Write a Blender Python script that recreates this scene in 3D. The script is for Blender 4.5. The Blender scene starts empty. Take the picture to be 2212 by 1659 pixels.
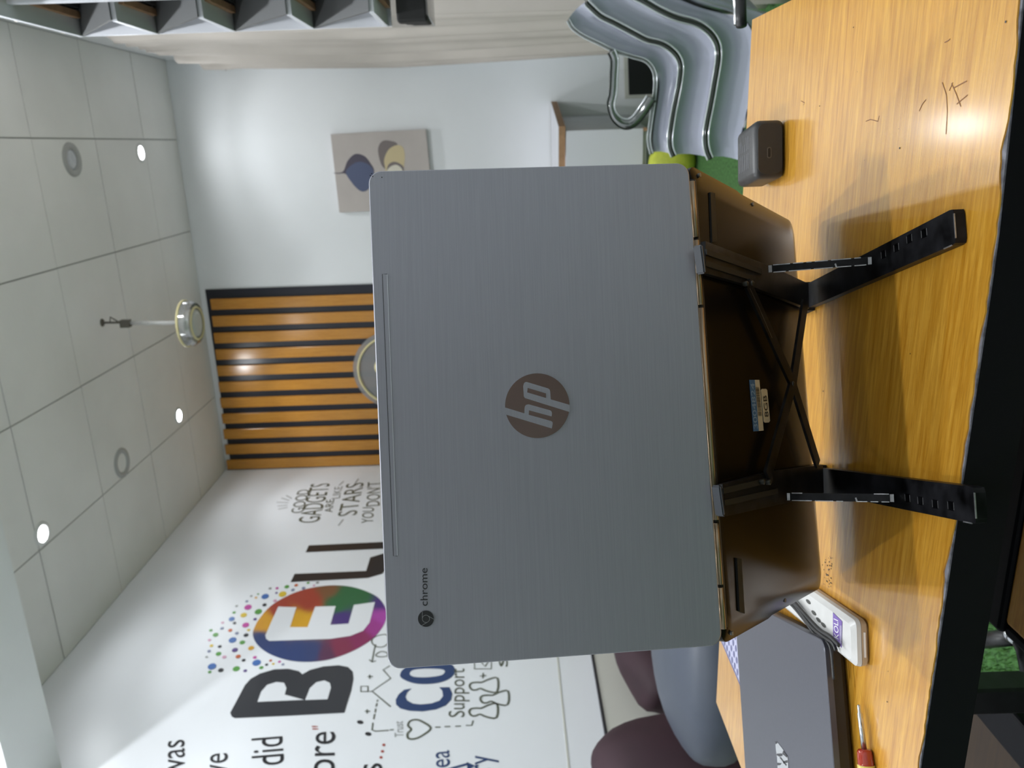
import bpy, bmesh, math, random
from mathutils import Vector, Matrix
from mathutils.geometry import tessellate_polygon

random.seed(7)
S = bpy.context.scene
COL = S.collection
R = math.radians

# ------------------------------------------------------------------ camera
F_PX = 1700.0
YAW, ROLL = R(17.0), R(1.9)
FWD = Vector((-math.sin(YAW), math.cos(YAW), 0))
RGT = Vector((math.cos(YAW), math.sin(YAW), 0))
DWN = Vector((0, 0, -1))
IU = RGT * math.cos(ROLL) + DWN * math.sin(ROLL)      # the phone was held sideways: picture-up is the room's right
IV = DWN * math.cos(ROLL) - RGT * math.sin(ROLL)      # picture-right is down
cd = bpy.data.cameras.new('camera')
cam = bpy.data.objects.new('camera', cd)
COL.objects.link(cam)
m = Matrix.Identity(4)
m.col[0][:3], m.col[1][:3], m.col[2][:3] = IV, IU, -FWD
cam.matrix_world = m
cd.sensor_fit = 'HORIZONTAL'
cd.sensor_width = 36.0
cd.lens = F_PX / 2212 * 36.0
cd.clip_start = 0.02
cd.dof.use_dof = True
cd.dof.focus_distance = 0.50
cd.dof.aperture_fstop = 16.0
S.camera = cam

# ------------------------------------------------------------------ world, exposure, large lights
w = bpy.data.worlds.new('world')
S.world = w
w.use_nodes = True
w.node_tree.nodes['Background'].inputs['Color'].default_value = (0.9, 0.95, 1, 1)
w.node_tree.nodes['Background'].inputs['Strength'].default_value = 0.05
vs = S.view_settings
vs.view_transform, vs.look, vs.gamma, vs.exposure = 'Standard', 'None', 1.0, 0.76
vs.use_curve_mapping = False
S.cycles.use_denoising = True
S.cycles.max_bounces = 10
S.cycles.transparent_max_bounces = 24
S.cycles.sample_clamp_indirect = 6.0
CEIL, FLOOR, TABLE = 1.8, -0.9, -0.25
LAMPS = [(0.013, 4.075), (-1.344, 4.016), (-1.358, 2.703), (-0.02, 2.74),
         (0.0, 1.38), (-1.35, 1.38), (0.0, 0.03), (-1.35, 0.03), (0.0, -1.30), (-1.35, -1.30)]
# watts of each downlight: its beam, and the wide spill of its diffuser
LAMP_W = [(5, 5), (8, 5), (8, 5), (18, 24), (13, 30), (15, 28), (29, 5), (22, 5), (7, 8), (7, 8)]
for (lx, ly), lw in zip(LAMPS, LAMP_W):
    for nm, e, ang, bl, rad in (('downlight_beam', lw[0], 122, 0.40, 0.035), ('downlight_spill', lw[1], 174, 0.45, 0.035)):
        ld = bpy.data.lights.new(nm, 'SPOT')
        ld.energy, ld.spot_size, ld.spot_blend, ld.shadow_soft_size = e, R(ang), bl, rad
        ld.color = (0.93, 0.965, 1.0)
        lo = bpy.data.objects.new(nm, ld)
        lo.location = (lx, ly, CEIL - 0.012)
        COL.objects.link(lo)

# ------------------------------------------------------------------ pixel -> plane helpers (tracing onto real planes)
def ray(x, y):
    return FWD + IU * ((1659 - y - 829.5) / F_PX) + IV * ((x - 1106) / F_PX)
def onz(x, y, z): r = ray(x, y); return r * (z / r.z)
def onx(x, y, X): r = ray(x, y); return r * (X / r.x)
def ony(x, y, Y): r = ray(x, y); return r * (Y / r.y)
def onp(x, y, p, n): r = ray(x, y); return r * (p.dot(n) / r.dot(n))

# ------------------------------------------------------------------ materials
def mat(name, col, rough=0.5, metal=0.0, spec=0.5, noise=0.0, nscale=40.0, bump=0.0, bscale=None, coat=0.0, stretch=None, rotz=0.0):
    mt = bpy.data.materials.new(name)
    mt.use_nodes = True
    nt = mt.node_tree
    b = nt.nodes['Principled BSDF']
    b.inputs['Base Color'].default_value = (*col, 1)
    b.inputs['Roughness'].default_value = rough
    b.inputs['Metallic'].default_value = metal
    b.inputs['Specular IOR Level'].default_value = spec
    b.inputs['Coat Weight'].default_value = coat
    b.inputs['Coat Roughness'].default_value = 0.08
    tc = nt.nodes.new('ShaderNodeTexCoord')
    mp = nt.nodes.new('ShaderNodeMapping')
    if rotz:
        vr = nt.nodes.new('ShaderNodeVectorRotate'); vr.rotation_type = 'Z_AXIS'; vr.inputs['Angle'].default_value = -rotz
        nt.links.new(tc.outputs['Object'], vr.inputs['Vector']); nt.links.new(vr.outputs['Vector'], mp.inputs['Vector'])
    else:
        nt.links.new(tc.outputs['Object'], mp.inputs['Vector'])
    if stretch: mp.inputs['Scale'].default_value = stretch
    if noise:
        n = nt.nodes.new('ShaderNodeTexNoise')
        n.inputs['Scale'].default_value = nscale
        n.inputs['Detail'].default_value = 5
        nt.links.new(mp.outputs['Vector'], n.inputs['Vector'])
        rp = nt.nodes.new('ShaderNodeValToRGB')
        rp.color_ramp.elements[0].position, rp.color_ramp.elements[1].position = 0.3, 0.7
        rp.color_ramp.elements[0].color = (*[c * (1 - noise) for c in col], 1)
        rp.color_ramp.elements[1].color = (*[min(1, c * (1 + noise)) for c in col], 1)
        nt.links.new(n.outputs['Fac'], rp.inputs['Fac'])
        nt.links.new(rp.outputs['Color'], b.inputs['Base Color'])
    if bump:
        n2 = nt.nodes.new('ShaderNodeTexNoise')
        n2.inputs['Scale'].default_value = bscale or nscale
        n2.inputs['Detail'].default_value = 4
        nt.links.new(mp.outputs['Vector'], n2.inputs['Vector'])
        bp = nt.nodes.new('ShaderNodeBump')
        bp.inputs['Strength'].default_value = bump
        bp.inputs['Distance'].default_value = 0.002
        nt.links.new(n2.outputs['Fac'], bp.inputs['Height'])
        nt.links.new(bp.outputs['Normal'], b.inputs['Normal'])
    return mt

def emit(name, col, strength):
    mt = bpy.data.materials.new(name)
    mt.use_nodes = True
    b = mt.node_tree.nodes['Principled BSDF']
    b.inputs['Base Color'].default_value = (*col, 1)
    b.inputs['Emission Color'].default_value = (*col, 1)
    b.inputs['Emission Strength'].default_value = strength
    return mt

def clear(name, tint, body, mix_body, gloss=0.08, rough=0.05):
    """clear or smoky plastic: light passes tinted, a little is scattered, edges mirror"""
    mt = bpy.data.materials.new(name)
    mt.use_nodes = True
    nt = mt.node_tree
    nt.nodes.clear()
    out = nt.nodes.new('ShaderNodeOutputMaterial')
    tr = nt.nodes.new('ShaderNodeBsdfTransparent'); tr.inputs['Color'].default_value = (*tint, 1)
    df = nt.nodes.new('ShaderNodeBsdfDiffuse'); df.inputs['Color'].default_value = (*body, 1)
    gl = nt.nodes.new('ShaderNodeBsdfGlossy'); gl.inputs['Roughness'].default_value = rough
    m1 = nt.nodes.new('ShaderNodeMixShader'); m1.inputs['Fac'].default_value = mix_body
    nt.links.new(tr.outputs[0], m1.inputs[1]); nt.links.new(df.outputs[0], m1.inputs[2])
    fr = nt.nodes.new('ShaderNodeFresnel'); fr.inputs['IOR'].default_value = 1.45
    ma = nt.nodes.new('ShaderNodeMath'); ma.operation = 'ADD'; ma.inputs[1].default_value = gloss
    ma.use_clamp = True
    nt.links.new(fr.outputs[0], ma.inputs[0])
    m2 = nt.nodes.new('ShaderNodeMixShader')
    nt.links.new(ma.outputs[0], m2.inputs['Fac'])
    nt.links.new(m1.outputs[0], m2.inputs[1]); nt.links.new(gl.outputs[0], m2.inputs[2])
    nt.links.new(m2.outputs[0], out.inputs['Surface'])
    return mt

def wood(name, dark, light, scale, stretch, rough, coat=0.0, bump=0.15):
    mt = bpy.data.materials.new(name)
    mt.use_nodes = True
    nt = mt.node_tree
    b = nt.nodes['Principled BSDF']
    tc = nt.nodes.new('ShaderNodeTexCoord')
    mp = nt.nodes.new('ShaderNodeMapping'); mp.inputs['Scale'].default_value = stretch
    nt.links.new(tc.outputs['Object'], mp.inputs['Vector'])
    n = nt.nodes.new('ShaderNodeTexNoise'); n.inputs['Scale'].default_value = scale; n.inputs['Detail'].default_value = 7; n.inputs['Roughness'].default_value = 0.62
    n.inputs['Distortion'].default_value = 0.25
    nt.links.new(mp.outputs['Vector'], n.inputs['Vector'])
    rp = nt.nodes.new('ShaderNodeValToRGB')
    rp.color_ramp.elements[0].position, rp.color_ramp.elements[1].position = 0.34, 0.66
    rp.color_ramp.elements[0].color, rp.color_ramp.elements[1].color = (*dark, 1), (*light, 1)
    nt.links.new(n.outputs['Fac'], rp.inputs['Fac'])
    n3 = nt.nodes.new('ShaderNodeTexNoise'); n3.inputs['Scale'].default_value = scale * 4.5; n3.inputs['Detail'].default_value = 3
    nt.links.new(mp.outputs['Vector'], n3.inputs['Vector'])
    rp2 = nt.nodes.new('ShaderNodeValToRGB')
    rp2.color_ramp.elements[0].position, rp2.color_ramp.elements[1].position = 0.3, 0.55
    rp2.color_ramp.elements[0].color, rp2.color_ramp.elements[1].color = (0.72, 0.66, 0.6, 1), (1, 1, 1, 1)
    nt.links.new(n3.outputs['Fac'], rp2.inputs['Fac'])
    mx = nt.nodes.new('ShaderNodeMix'); mx.data_type = 'RGBA'; mx.blend_type = 'MULTIPLY'; mx.inputs['Factor'].default_value = 0.55
    nt.links.new(rp.outputs['Color'], mx.inputs[6]); nt.links.new(rp2.outputs['Color'], mx.inputs[7])
    nt.links.new(mx.outputs[2], b.inputs['Base Color'])
    b.inputs['Roughness'].default_value = rough
    b.inputs['Coat Weight'].default_value = coat
    b.inputs['Coat Roughness'].default_value = 0.15
    b.inputs['Coat IOR'].default_value = 1.5
    bp = nt.nodes.new('ShaderNodeBump'); bp.inputs['Strength'].default_value = bump; bp.inputs['Distance'].default_value = 0.0008
    nt.links.new(n3.outputs['Fac'], bp.inputs['Height'])
    nt.links.new(bp.outputs['Normal'], b.inputs['Normal'])
    return mt

M = {}
M['wall'] = mat('white_wall_paint', (0.83, 0.85, 0.87), 0.45, noise=0.02, nscale=3, bump=0.05, bscale=60)
M['paper'] = mat('glossy_white_wall_print', (0.84, 0.86, 0.90), 0.34, spec=0.3, noise=0.015, nscale=2, bump=0.12, bscale=5)
M['ceil'] = mat('ceiling_board', (0.82, 0.81, 0.79), 0.6, noise=0.05, nscale=2.5, bump=0.1, bscale=50)
M['ceil_gap'] = mat('ceiling_joint', (0.42, 0.42, 0.41), 0.8)
M['beam'] = mat('beam_paint', (0.82, 0.83, 0.83), 0.6, noise=0.03, nscale=4)
M['turf'] = mat('green_turf', (0.05, 0.14, 0.034), 0.9, noise=0.6, nscale=90, bump=1.0, bscale=260)
M['blade'] = mat('turf_blade', (0.09, 0.22, 0.05), 0.7, noise=0.5, nscale=60)
M['wood'] = wood('table_laminate', (0.47, 0.20, 0.011), (0.68, 0.355, 0.044), 9.0, (1.6, 26.0, 26.0), 0.35, 1.0, 0.10)
M['bench_wood'] = wood('seat_laminate', (0.62, 0.27, 0.03), (0.80, 0.42, 0.07), 8.0, (1.6, 24.0, 24.0), 0.4)
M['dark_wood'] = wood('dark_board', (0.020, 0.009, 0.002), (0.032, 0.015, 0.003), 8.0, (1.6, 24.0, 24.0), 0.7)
M['edge_black'] = mat('black_edging', (0.005, 0.005, 0.007), 0.5, spec=0.12, bump=0.05, bscale=80)
M['edge_worn'] = mat('worn_edge_core', (0.14, 0.14, 0.16), 0.7, noise=0.6, nscale=150, bump=0.5, bscale=200)
M['black_metal'] = mat('black_powder_coat', (0.012, 0.012, 0.013), 0.42, noise=0.3, nscale=60, bump=0.06, bscale=200)
M['stand'] = mat('scuffed_black_metal', (0.009, 0.009, 0.0105), 0.36, spec=0.16, noise=0.9, nscale=70, bump=0.05, bscale=120)
M['bare'] = mat('bare_metal', (0.42, 0.42, 0.43), 0.4, metal=0.8, noise=0.3, nscale=200)
M['rivet'] = mat('dull_rivet', (0.04, 0.04, 0.036), 0.4, metal=0.7)
M['steel'] = mat('steel', (0.62, 0.63, 0.65), 0.25, metal=1.0)
M['lid'] = mat('brushed_aluminium', (0.305, 0.305, 0.342), 0.42, metal=0.55, noise=0.045, nscale=60, stretch=(0.35, 4, 24), rotz=R(21.2))
M['lid_edge'] = mat('polished_lid_rim', (0.85, 0.86, 0.88), 0.2, metal=0.9)
M['mirror'] = mat('mirror_chrome', (0.78, 0.77, 0.76), 0.03, metal=1.0)
M['base'] = mat('dark_brown_underside', (0.006, 0.0045, 0.004), 0.24, noise=0.06, nscale=200, spec=0.11)
M['hinge'] = mat('bronze_hinge', (0.40, 0.31, 0.22), 0.42, metal=1.0)
M['hinge_dark'] = mat('hinge_shadow_gap', (0.01, 0.01, 0.012), 0.6)
M['rubber'] = mat('black_rubber', (0.006, 0.006, 0.006), 0.7)
M['ink'] = mat('black_ink', (0.012, 0.012, 0.013), 0.45)
M['groove_and_reflection'] = mat('dark_groove_and_reflection', (0.03, 0.03, 0.035), 0.5)  # seams and gaps, also the dark reflections painted on the closed laptop's logo
M['sheen'] = mat('painted_highlight_line', (0.66, 0.68, 0.72), 0.3, metal=0.5)  # highlight put into the colour of one lid seam
M['plastic_black'] = mat('charcoal_plastic', (0.022, 0.022, 0.023), 0.42, noise=0.06, nscale=300, bump=0.03, bscale=600)
M['port'] = mat('socket_inside', (0.004, 0.004, 0.004), 0.6)
M['port_rim'] = mat('socket_rim', (0.12, 0.12, 0.12), 0.35, metal=0.5)
M['grey_print'] = mat('grey_small_print', (0.12, 0.12, 0.13), 0.5)
M['lap2'] = mat('slate_grey_anodised', (0.095, 0.097, 0.118), 0.38, metal=0.45, noise=0.03, nscale=300)
M['lap2_side'] = mat('slate_side', (0.02, 0.018, 0.017), 0.45)
M['silver'] = mat('silver_logo', (0.62, 0.63, 0.65), 0.25, metal=0.7)
M['strip'] = mat('white_plastic', (0.60, 0.595, 0.58), 0.35, noise=0.05, nscale=80)
M['strip_low'] = mat('cream_plastic', (0.52, 0.44, 0.35), 0.4, noise=0.04, nscale=60)
M['purple'] = mat('purple_label', (0.17, 0.10, 0.36), 0.4)
M['white_print'] = mat('white_print', (0.85, 0.85, 0.86), 0.4)
M['socket_hole'] = mat('socket_hole', (0.05, 0.05, 0.045), 0.6)
M['cable'] = mat('black_cable', (0.012, 0.012, 0.013), 0.45)
M['red_clear'] = mat('red_handle', (0.36, 0.03, 0.012), 0.12, coat=0.6)
M['yellow'] = mat('yellow_handle', (0.80, 0.66, 0.17), 0.3, coat=0.3, noise=0.06, nscale=80)
M['slat'] = wood('orange_slat', (0.50, 0.215, 0.028), (0.60, 0.28, 0.045), 6.0, (30, 30, 1.2), 0.22, 0.2, 0.05)
M['slat_back'] = mat('black_slat_backing', (0.012, 0.013, 0.022), 0.3)
M['canvas'] = mat('canvas_greige', (0.50, 0.455, 0.43), 0.7, noise=0.05, nscale=8, bump=0.1, bscale=250)
M['art_blue'] = mat('print_slate_blue', (0.095, 0.115, 0.20), 0.7)
M['art_dark'] = mat('print_plum', (0.085, 0.075, 0.105), 0.7)
M['art_cream'] = mat('print_cream', (0.60, 0.50, 0.30), 0.7)
M['art_cream2'] = mat('print_pale_cream', (0.70, 0.66, 0.56), 0.7)
M['art_shadow'] = mat('print_taupe', (0.20, 0.17, 0.165), 0.7)
M['curtain'] = mat('beige_curtain', (0.50, 0.46, 0.42), 0.85, noise=0.04, nscale=6, bump=0.2, bscale=300)
M['shelf_white'] = mat('white_board', (0.72, 0.73, 0.78), 0.4)
M['shelf_grey'] = mat('grey_board', (0.62, 0.635, 0.66), 0.5, noise=0.04, nscale=12)
M['slant_shaded'] = mat('slanted_panel_shaded', (0.105, 0.108, 0.11), 0.5, noise=0.04, nscale=12)  # rack's slanted faces darkened: shade beneath the boards put into the colour
M['raw'] = mat('raw_board_edge', (0.36, 0.21, 0.11), 0.7, noise=0.15, nscale=40)
M['dark_bracket'] = mat('dark_bracket', (0.05, 0.05, 0.05), 0.5)
M['acrylic'] = clear('smoky_acrylic', (0.62, 0.65, 0.72), (0.42, 0.44, 0.52), 0.42, 0.05)
M['acrylic_low'] = clear('frosted_acrylic', (0.5, 0.52, 0.56), (0.40, 0.42, 0.49), 0.92, 0.05, 0.3)
M['acrylic_side'] = clear('smoky_acrylic_side', (0.40, 0.42, 0.47), (0.44, 0.455, 0.56), 0.90, 0.06, 0.10)
M['rim_refraction'] = mat('painted_edge_refraction', (0.022, 0.026, 0.022), 0.08, coat=0.5)  # dark core of the clear rims, refraction put into the colour
M['rim_highlight'] = mat('painted_edge_highlight', (0.80, 0.82, 0.86), 0.12, metal=0.7, coat=0.5)  # highlights of the clear edges, put into the colour
M['acrylic_rim'] = clear('acrylic_rim', (0.55, 0.57, 0.58), (0.15, 0.16, 0.16), 0.15, 0.25)
M['clear_sheet'] = clear('clear_sheet', (0.90, 0.90, 0.90), (0.6, 0.6, 0.6), 0.06, 0.02)
M['crystal'] = clear('clear_crystal', (0.85, 0.86, 0.86), (0.7, 0.7, 0.7), 0.3, 0.2)
M['disc'] = clear('frosted_disc', (0.80, 0.80, 0.80), (0.55, 0.55, 0.56), 0.32, 0.02, 0.3)
M['cream_ring'] = mat('cream_gold_ring', (0.74, 0.66, 0.36), 0.35)
M['lamp_on'] = emit('lit_lamp', (0.95, 0.98, 1.0), 14.0)
M['lamp_off'] = mat('unlit_lamp', (0.55, 0.56, 0.60), 0.35, noise=0.1, nscale=40)
M['lamp_rim'] = mat('grey_lamp_rim', (0.42, 0.42, 0.41), 0.5)
M['lamp_rim_w'] = mat('white_lamp_rim', (0.75, 0.75, 0.74), 0.4)
M['rod'] = mat('pale_grey_rod', (0.62, 0.62, 0.60), 0.4)
M['hook'] = mat('dull_hook', (0.12, 0.11, 0.09), 0.6)
M['maroon'] = mat('maroon_fabric', (0.034, 0.0125, 0.020), 0.7, noise=0.25, nscale=7, bump=0.25, bscale=9)
M['denim'] = mat('blue_grey_leatherette', (0.052, 0.063, 0.088), 0.45, noise=0.12, nscale=6, bump=0.1, bscale=8)
M['lime'] = mat('lime_fabric', (0.50, 0.55, 0.06), 0.7, noise=0.2, nscale=20)
M['cream_trim'] = mat('cream_trim', (0.62, 0.62, 0.56), 0.5)
M['black_panel'] = mat('black_board', (0.012, 0.012, 0.014), 0.4)
M['note_a'] = mat('note_pale_violet', (0.42, 0.42, 0.56), 0.6)
M['note_b'] = mat('note_dark_violet', (0.13, 0.13, 0.25), 0.6)
M['label_cream'] = mat('cream_label', (0.62, 0.56, 0.42), 0.6)
M['label_blue'] = mat('blue_label', (0.05, 0.16, 0.36), 0.5)
M['added_panel_brown'] = mat('added_panel_brown', (0.10, 0.055, 0.045), 0.5, noise=0.1, nscale=5)  # for the added unseen panel that the badge reflects
# printed colours of the wall writing
P = {k: mat('print_' + k, c, 0.3) for k, c in dict(
    black=(0.018, 0.018, 0.022), charcoal=(0.028, 0.03, 0.038), navy=(0.025, 0.055, 0.16), white=(0.80, 0.82, 0.86), line=(0.11, 0.12, 0.09),
    grey=(0.30, 0.31, 0.30), green=(0.10, 0.33, 0.06), pink=(0.55, 0.07, 0.36), yellow=(0.72, 0.52, 0.05), blue=(0.06, 0.16, 0.45),
    orange=(0.58, 0.12, 0.03), purple=(0.10, 0.05, 0.23), amber=(0.72, 0.38, 0.03), rose=(0.66, 0.36, 0.50), slate=(0.22, 0.25, 0.38), red=(0.38, 0.06, 0.04)).items()}

# ------------------------------------------------------------------ object helpers
def link(o):
    COL.objects.link(o)
    return o
def thing(name, label, cat, loc=(0, 0, 0), group=None):
    o = bpy.data.objects.new(name, None)
    o.empty_display_size = 0.05
    link(o)
    o.location = loc
    tag(o, label, cat, group)
    return o
def tag(o, label, cat, group=None):
    o['label'] = label; o['category'] = cat
    if group: o['group'] = group
    return o
def abs_loc(o):
    p = Vector((0, 0, 0))
    while o: p += o.location; o = o.parent
    return p
def obj(name, bm, mt, parent=None, smooth=False, label=None, kind=None):
    """link a bmesh, given in room coordinates, as ONE mesh object"""
    me = bpy.data.meshes.new(name)
    bmesh.ops.recalc_face_normals(bm, faces=bm.faces)
    org = Vector((0, 0, 0)) if parent is None else abs_loc(parent)
    bmesh.ops.translate(bm, verts=bm.verts, vec=-org)
    bm.to_mesh(me); bm.free()
    for x in (mt if isinstance(mt, (list, tuple)) else [mt]): me.materials.append(x)
    if smooth:
        for p in me.polygons: p.use_smooth = True
    o = bpy.data.objects.new(name, me)
    link(o)
    if parent is not None: o.parent = parent
    if label: o['label'] = label
    if kind: o['kind'] = kind
    return o
def smooth_by_angle(o, deg=35):
    me = o.data
    for p in me.polygons: p.use_smooth = True
    bm = bmesh.new(); bm.from_mesh(me)
    for e in bm.edges:
        e.smooth = len(e.link_faces) == 2 and e.calc_face_angle(0) < R(deg)
    bm.to_mesh(me); bm.free()
    return o
def bx(bm, lo, hi, T=None, mi=0):
    vs_ = [Vector((x, y, z)) for x in (lo[0], hi[0]) for y in (lo[1], hi[1]) for z in (lo[2], hi[2])]
    if T is not None: vs_ = [T @ v for v in vs_]
    v = [bm.verts.new(q) for q in vs_]
    for f in ((0, 1, 3, 2), (4, 6, 7, 5), (0, 4, 5, 1), (2, 3, 7, 6), (0, 2, 6, 4), (1, 5, 7, 3)):
        bm.faces.new([v[i] for i in f]).material_index = mi
def box(lo, hi, T=None):
    bm = bmesh.new(); bx(bm, lo, hi, T); return bm
def rbox(lo, hi, r, seg=3, T=None):
    bm = box(lo, hi)
    bmesh.ops.recalc_face_normals(bm, faces=bm.faces)
    bmesh.ops.bevel(bm, geom=bm.edges[:], offset=r, segments=seg, profile=0.5, affect='EDGES', clamp_overlap=True)
    if T is not None: bmesh.ops.transform(bm, matrix=T, verts=bm.verts)
    return bm
def catmull(pts, n=6, closed=False):
    pts = [Vector(p) for p in pts]
    out, N = [], len(pts)
    rng = range(N) if closed else range(N - 1)
    for i in rng:
        if closed: a, b, c, d = pts[(i - 1) % N], pts[i], pts[(i + 1) % N], pts[(i + 2) % N]
        else: a, b, c, d = pts[max(i - 1, 0)], pts[i], pts[i + 1], pts[min(i + 2, N - 1)]
        for k in range(n):
            t = k / n
            out.append(0.5 * ((2 * b) + (c - a) * t + (2 * a - 5 * b + 4 * c - d) * t * t + (3 * b - a - 3 * c + d) * t ** 3))
    if not closed: out.append(pts[-1])
    return out
def tube(bm, pts, r, n=8, closed=False):
    pts = [Vector(p) for p in pts]
    N = len(pts); rings = []
    up = Vector((0, 0, 1)); prev = None
    for i, p in enumerate(pts):
        a = pts[(i - 1) % N] if closed else pts[max(i - 1, 0)]
        b = pts[(i + 1) % N] if closed else pts[min(i + 1, N - 1)]
        t = (b - a).normalized()
        if prev is None:
            prev = up.cross(t) if abs(t.dot(up)) < 0.95 else Vector((1, 0, 0)).cross(t)
        s = (prev - t * prev.dot(t)).normalized(); prev = s
        u = t.cross(s)
        rr = r[i] if isinstance(r, (list, tuple)) else r
        rings.append([bm.verts.new(p + (s * math.cos(q) + u * math.sin(q)) * rr) for q in [2 * math.pi * k / n for k in range(n)]])
    for i in range(N if closed else N - 1):
        A, B = rings[i], rings[(i + 1) % N]
        for k in range(n): bm.faces.new((A[k], A[(k + 1) % n], B[(k + 1) % n], B[k]))
    if not closed:
        bm.faces.new(rings[0][::-1]); bm.faces.new(rings[-1])
def lathe(bm, prof, c, axis=(0, 0, 1), n=32):
    axis = Vector(axis).normalized()
    s = axis.orthogonal().normalized(); u = axis.cross(s); c = Vector(c)
    rings = []
    for r, h in prof:
        if r <= 1e-6: rings.append([bm.verts.new(c + axis * h)])
        else: rings.append([bm.verts.new(c + axis * h + (s * math.cos(q) + u * math.sin(q)) * r) for q in [2 * math.pi * k / n for k in range(n)]])
    for A, B in zip(rings, rings[1:]):
        for k in range(n):
            k2 = (k + 1) % n
            if len(A) == 1 and len(B) == 1: continue
            if len(A) == 1: bm.faces.new((A[0], B[k2], B[k]))
            elif len(B) == 1: bm.faces.new((A[k], A[k2], B[0]))
            else: bm.faces.new((A[k], A[k2], B[k2], B[k]))
def prism(bm, pts, off):
    """closed outline (coplanar points) extruded by the vector off"""
    pts = [Vector(p) for p in pts]; off = Vector(off)
    tri = tessellate_polygon([pts])
    a = [bm.verts.new(p) for p in pts]; b = [bm.verts.new(p + off) for p in pts]
    for t in tri:
        bm.faces.new([a[i] for i in t]); bm.faces.new([b[i] for i in reversed(t)])
    N = len(pts)
    for i in range(N): bm.faces.new((a[i], a[(i + 1) % N], b[(i + 1) % N], b[i]))
def flat(bm, pts, mi=0):
    pts = [Vector(p) for p in pts]
    v = [bm.verts.new(p) for p in pts]
    for t in tessellate_polygon([pts]):
        try: bm.faces.new([v[i] for i in t]).material_index = mi
        except ValueError: pass
def ribbon(bm, pts, w_, n, closed=False, mi=0):
    """flat stroke of width w_ in the plane with normal n"""
    pts = [Vector(p) for p in pts]; N = len(pts); L = []
    for i, p in enumerate(pts):
        a = pts[(i - 1) % N] if closed else pts[max(i - 1, 0)]
        b = pts[(i + 1) % N] if closed else pts[min(i + 1, N - 1)]
        t = (b - a)
        if t.length < 1e-9: t = Vector((0, 0, 1))
        s = t.normalized().cross(n).normalized() * (w_ / 2)
        L.append((bm.verts.new(p + s), bm.verts.new(p - s)))
    for i in range(N if closed else N - 1):
        A, B = L[i], L[(i + 1) % N]
        bm.faces.new((A[0], A[1], B[1], B[0])).material_index = mi
_text = {}
def text_tris(s):
    """outline of a word in Blender's own font: points with x in 0..1 (left to right), y in font units, and its triangles"""
    if s not in _text:
        cu = bpy.data.curves.new('t', 'FONT'); cu.body = s; cu.resolution_u = 4
        o = link(bpy.data.objects.new('t', cu))
        dg = bpy.context.evaluated_depsgraph_get()
        me = bpy.data.meshes.new_from_object(o.evaluated_get(dg))
        pts = [v.co.copy() for v in me.vertices]; tri = [tuple(p.vertices) for p in me.polygons]
        bpy.data.objects.remove(o); bpy.data.curves.remove(cu); bpy.data.meshes.remove(me)
        x0, x1 = min(p.x for p in pts), max(p.x for p in pts)
        _text[s] = ([((p.x - x0) / (x1 - x0), p.y) for p in pts], tri)
    return _text[s]
def text(bm, s, a, b, up, cap=0.70, mi=0, off=None):
    """write s from a to b along its baseline; up = vector of one capital's height"""
    pts, tri = text_tris(s)
    a, b, up = Vector(a), Vector(b), Vector(up)
    v = [bm.verts.new(a + (b - a) * x + up * (y / cap) + (off or Vector())) for x, y in pts]
    for t in tri:
        try: bm.faces.new([v[i] for i in t]).material_index = mi
        except ValueError: pass
def struct(name, bm, mt, **k):
    o = obj(name, bm, mt, **k); o['kind'] = 'structure'; return o

# ================================================================== ROOM
XL, XR, YB, YN = -1.89, 0.485, 4.56, -2.6
struct('floor', box((XL - .1, YN - .1, FLOOR - .05), (XR + .1, YB + .1, FLOOR)), M['turf'])
WALL_L = struct('wall_left', box((XL - .1, YN - .1, FLOOR), (XL, YB + .1, CEIL + .05)), M['paper'])
struct('wall_back', box((XL, YB, FLOOR), (XR, YB + .1, CEIL + .05)), M['wall'])
struct('wall_right', box((XR, YN - .1, FLOOR), (XR + .1, YB + .1, CEIL + .05)), M['wall'])
struct('wall_near', box((XL, YN - .1, FLOOR), (XR, YN, CEIL + .05)), M['wall'])
CE = struct('ceiling', box((XL - .1, YN - .1, CEIL + .004), (XR + .1, YB + .1, CEIL + .06)), M['ceil_gap'])
xs = [XL, -1.41, -0.914, -0.42, 0.077, XR]
ys = [YN] + [3.647 - 0.49 * k for k in range(12, -1, -1)] + [4.137, YB]
for i in range(len(xs) - 1):
    for j in range(len(ys) - 1):
        sh = random.choice((0, 0, 0.0015))
        obj('ceiling_panel', box((xs[i] + .003, ys[j] + .003, CEIL - sh), (xs[i + 1] - .003, ys[j + 1] - .003, CEIL + .006)), M['ceil'], CE)
# the bulkhead that crosses the ceiling
struct('trim_1', box((XL, 1.87, 1.5), (XR, 2.09, CEIL + .004)), M['beam'])
# ledge along the left wall
TR = struct('trim_2', box((XL, 0.8, FLOOR), (XL + .018, YB, -0.272)), M['cream_trim'])
obj('shadow_gap', box((XL, 0.8, -0.276), (XL + .021, YB, -0.268)), M['groove_and_reflection'], TR)
obj('edge_strip', box((XL, 0.8, -0.142), (XL + .0015, YB, -0.136)), M['cream_trim'], TR)
# brown panel added out of view, for a dark reflection in the laptop's badge
DR = struct('added_reflection_panel', box((XR - .035, -1.55, FLOOR), (XR, -0.62, 0.02 + 1.1)), M['added_panel_brown'])
hb = bmesh.new(); tube(hb, [(XR - .035, -.70, 0.1), (XR - .09, -.70, 0.1), (XR - .09, -.81, 0.1)], .009)
obj('added_panel_handle', hb, M['steel'], DR, True)

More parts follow.
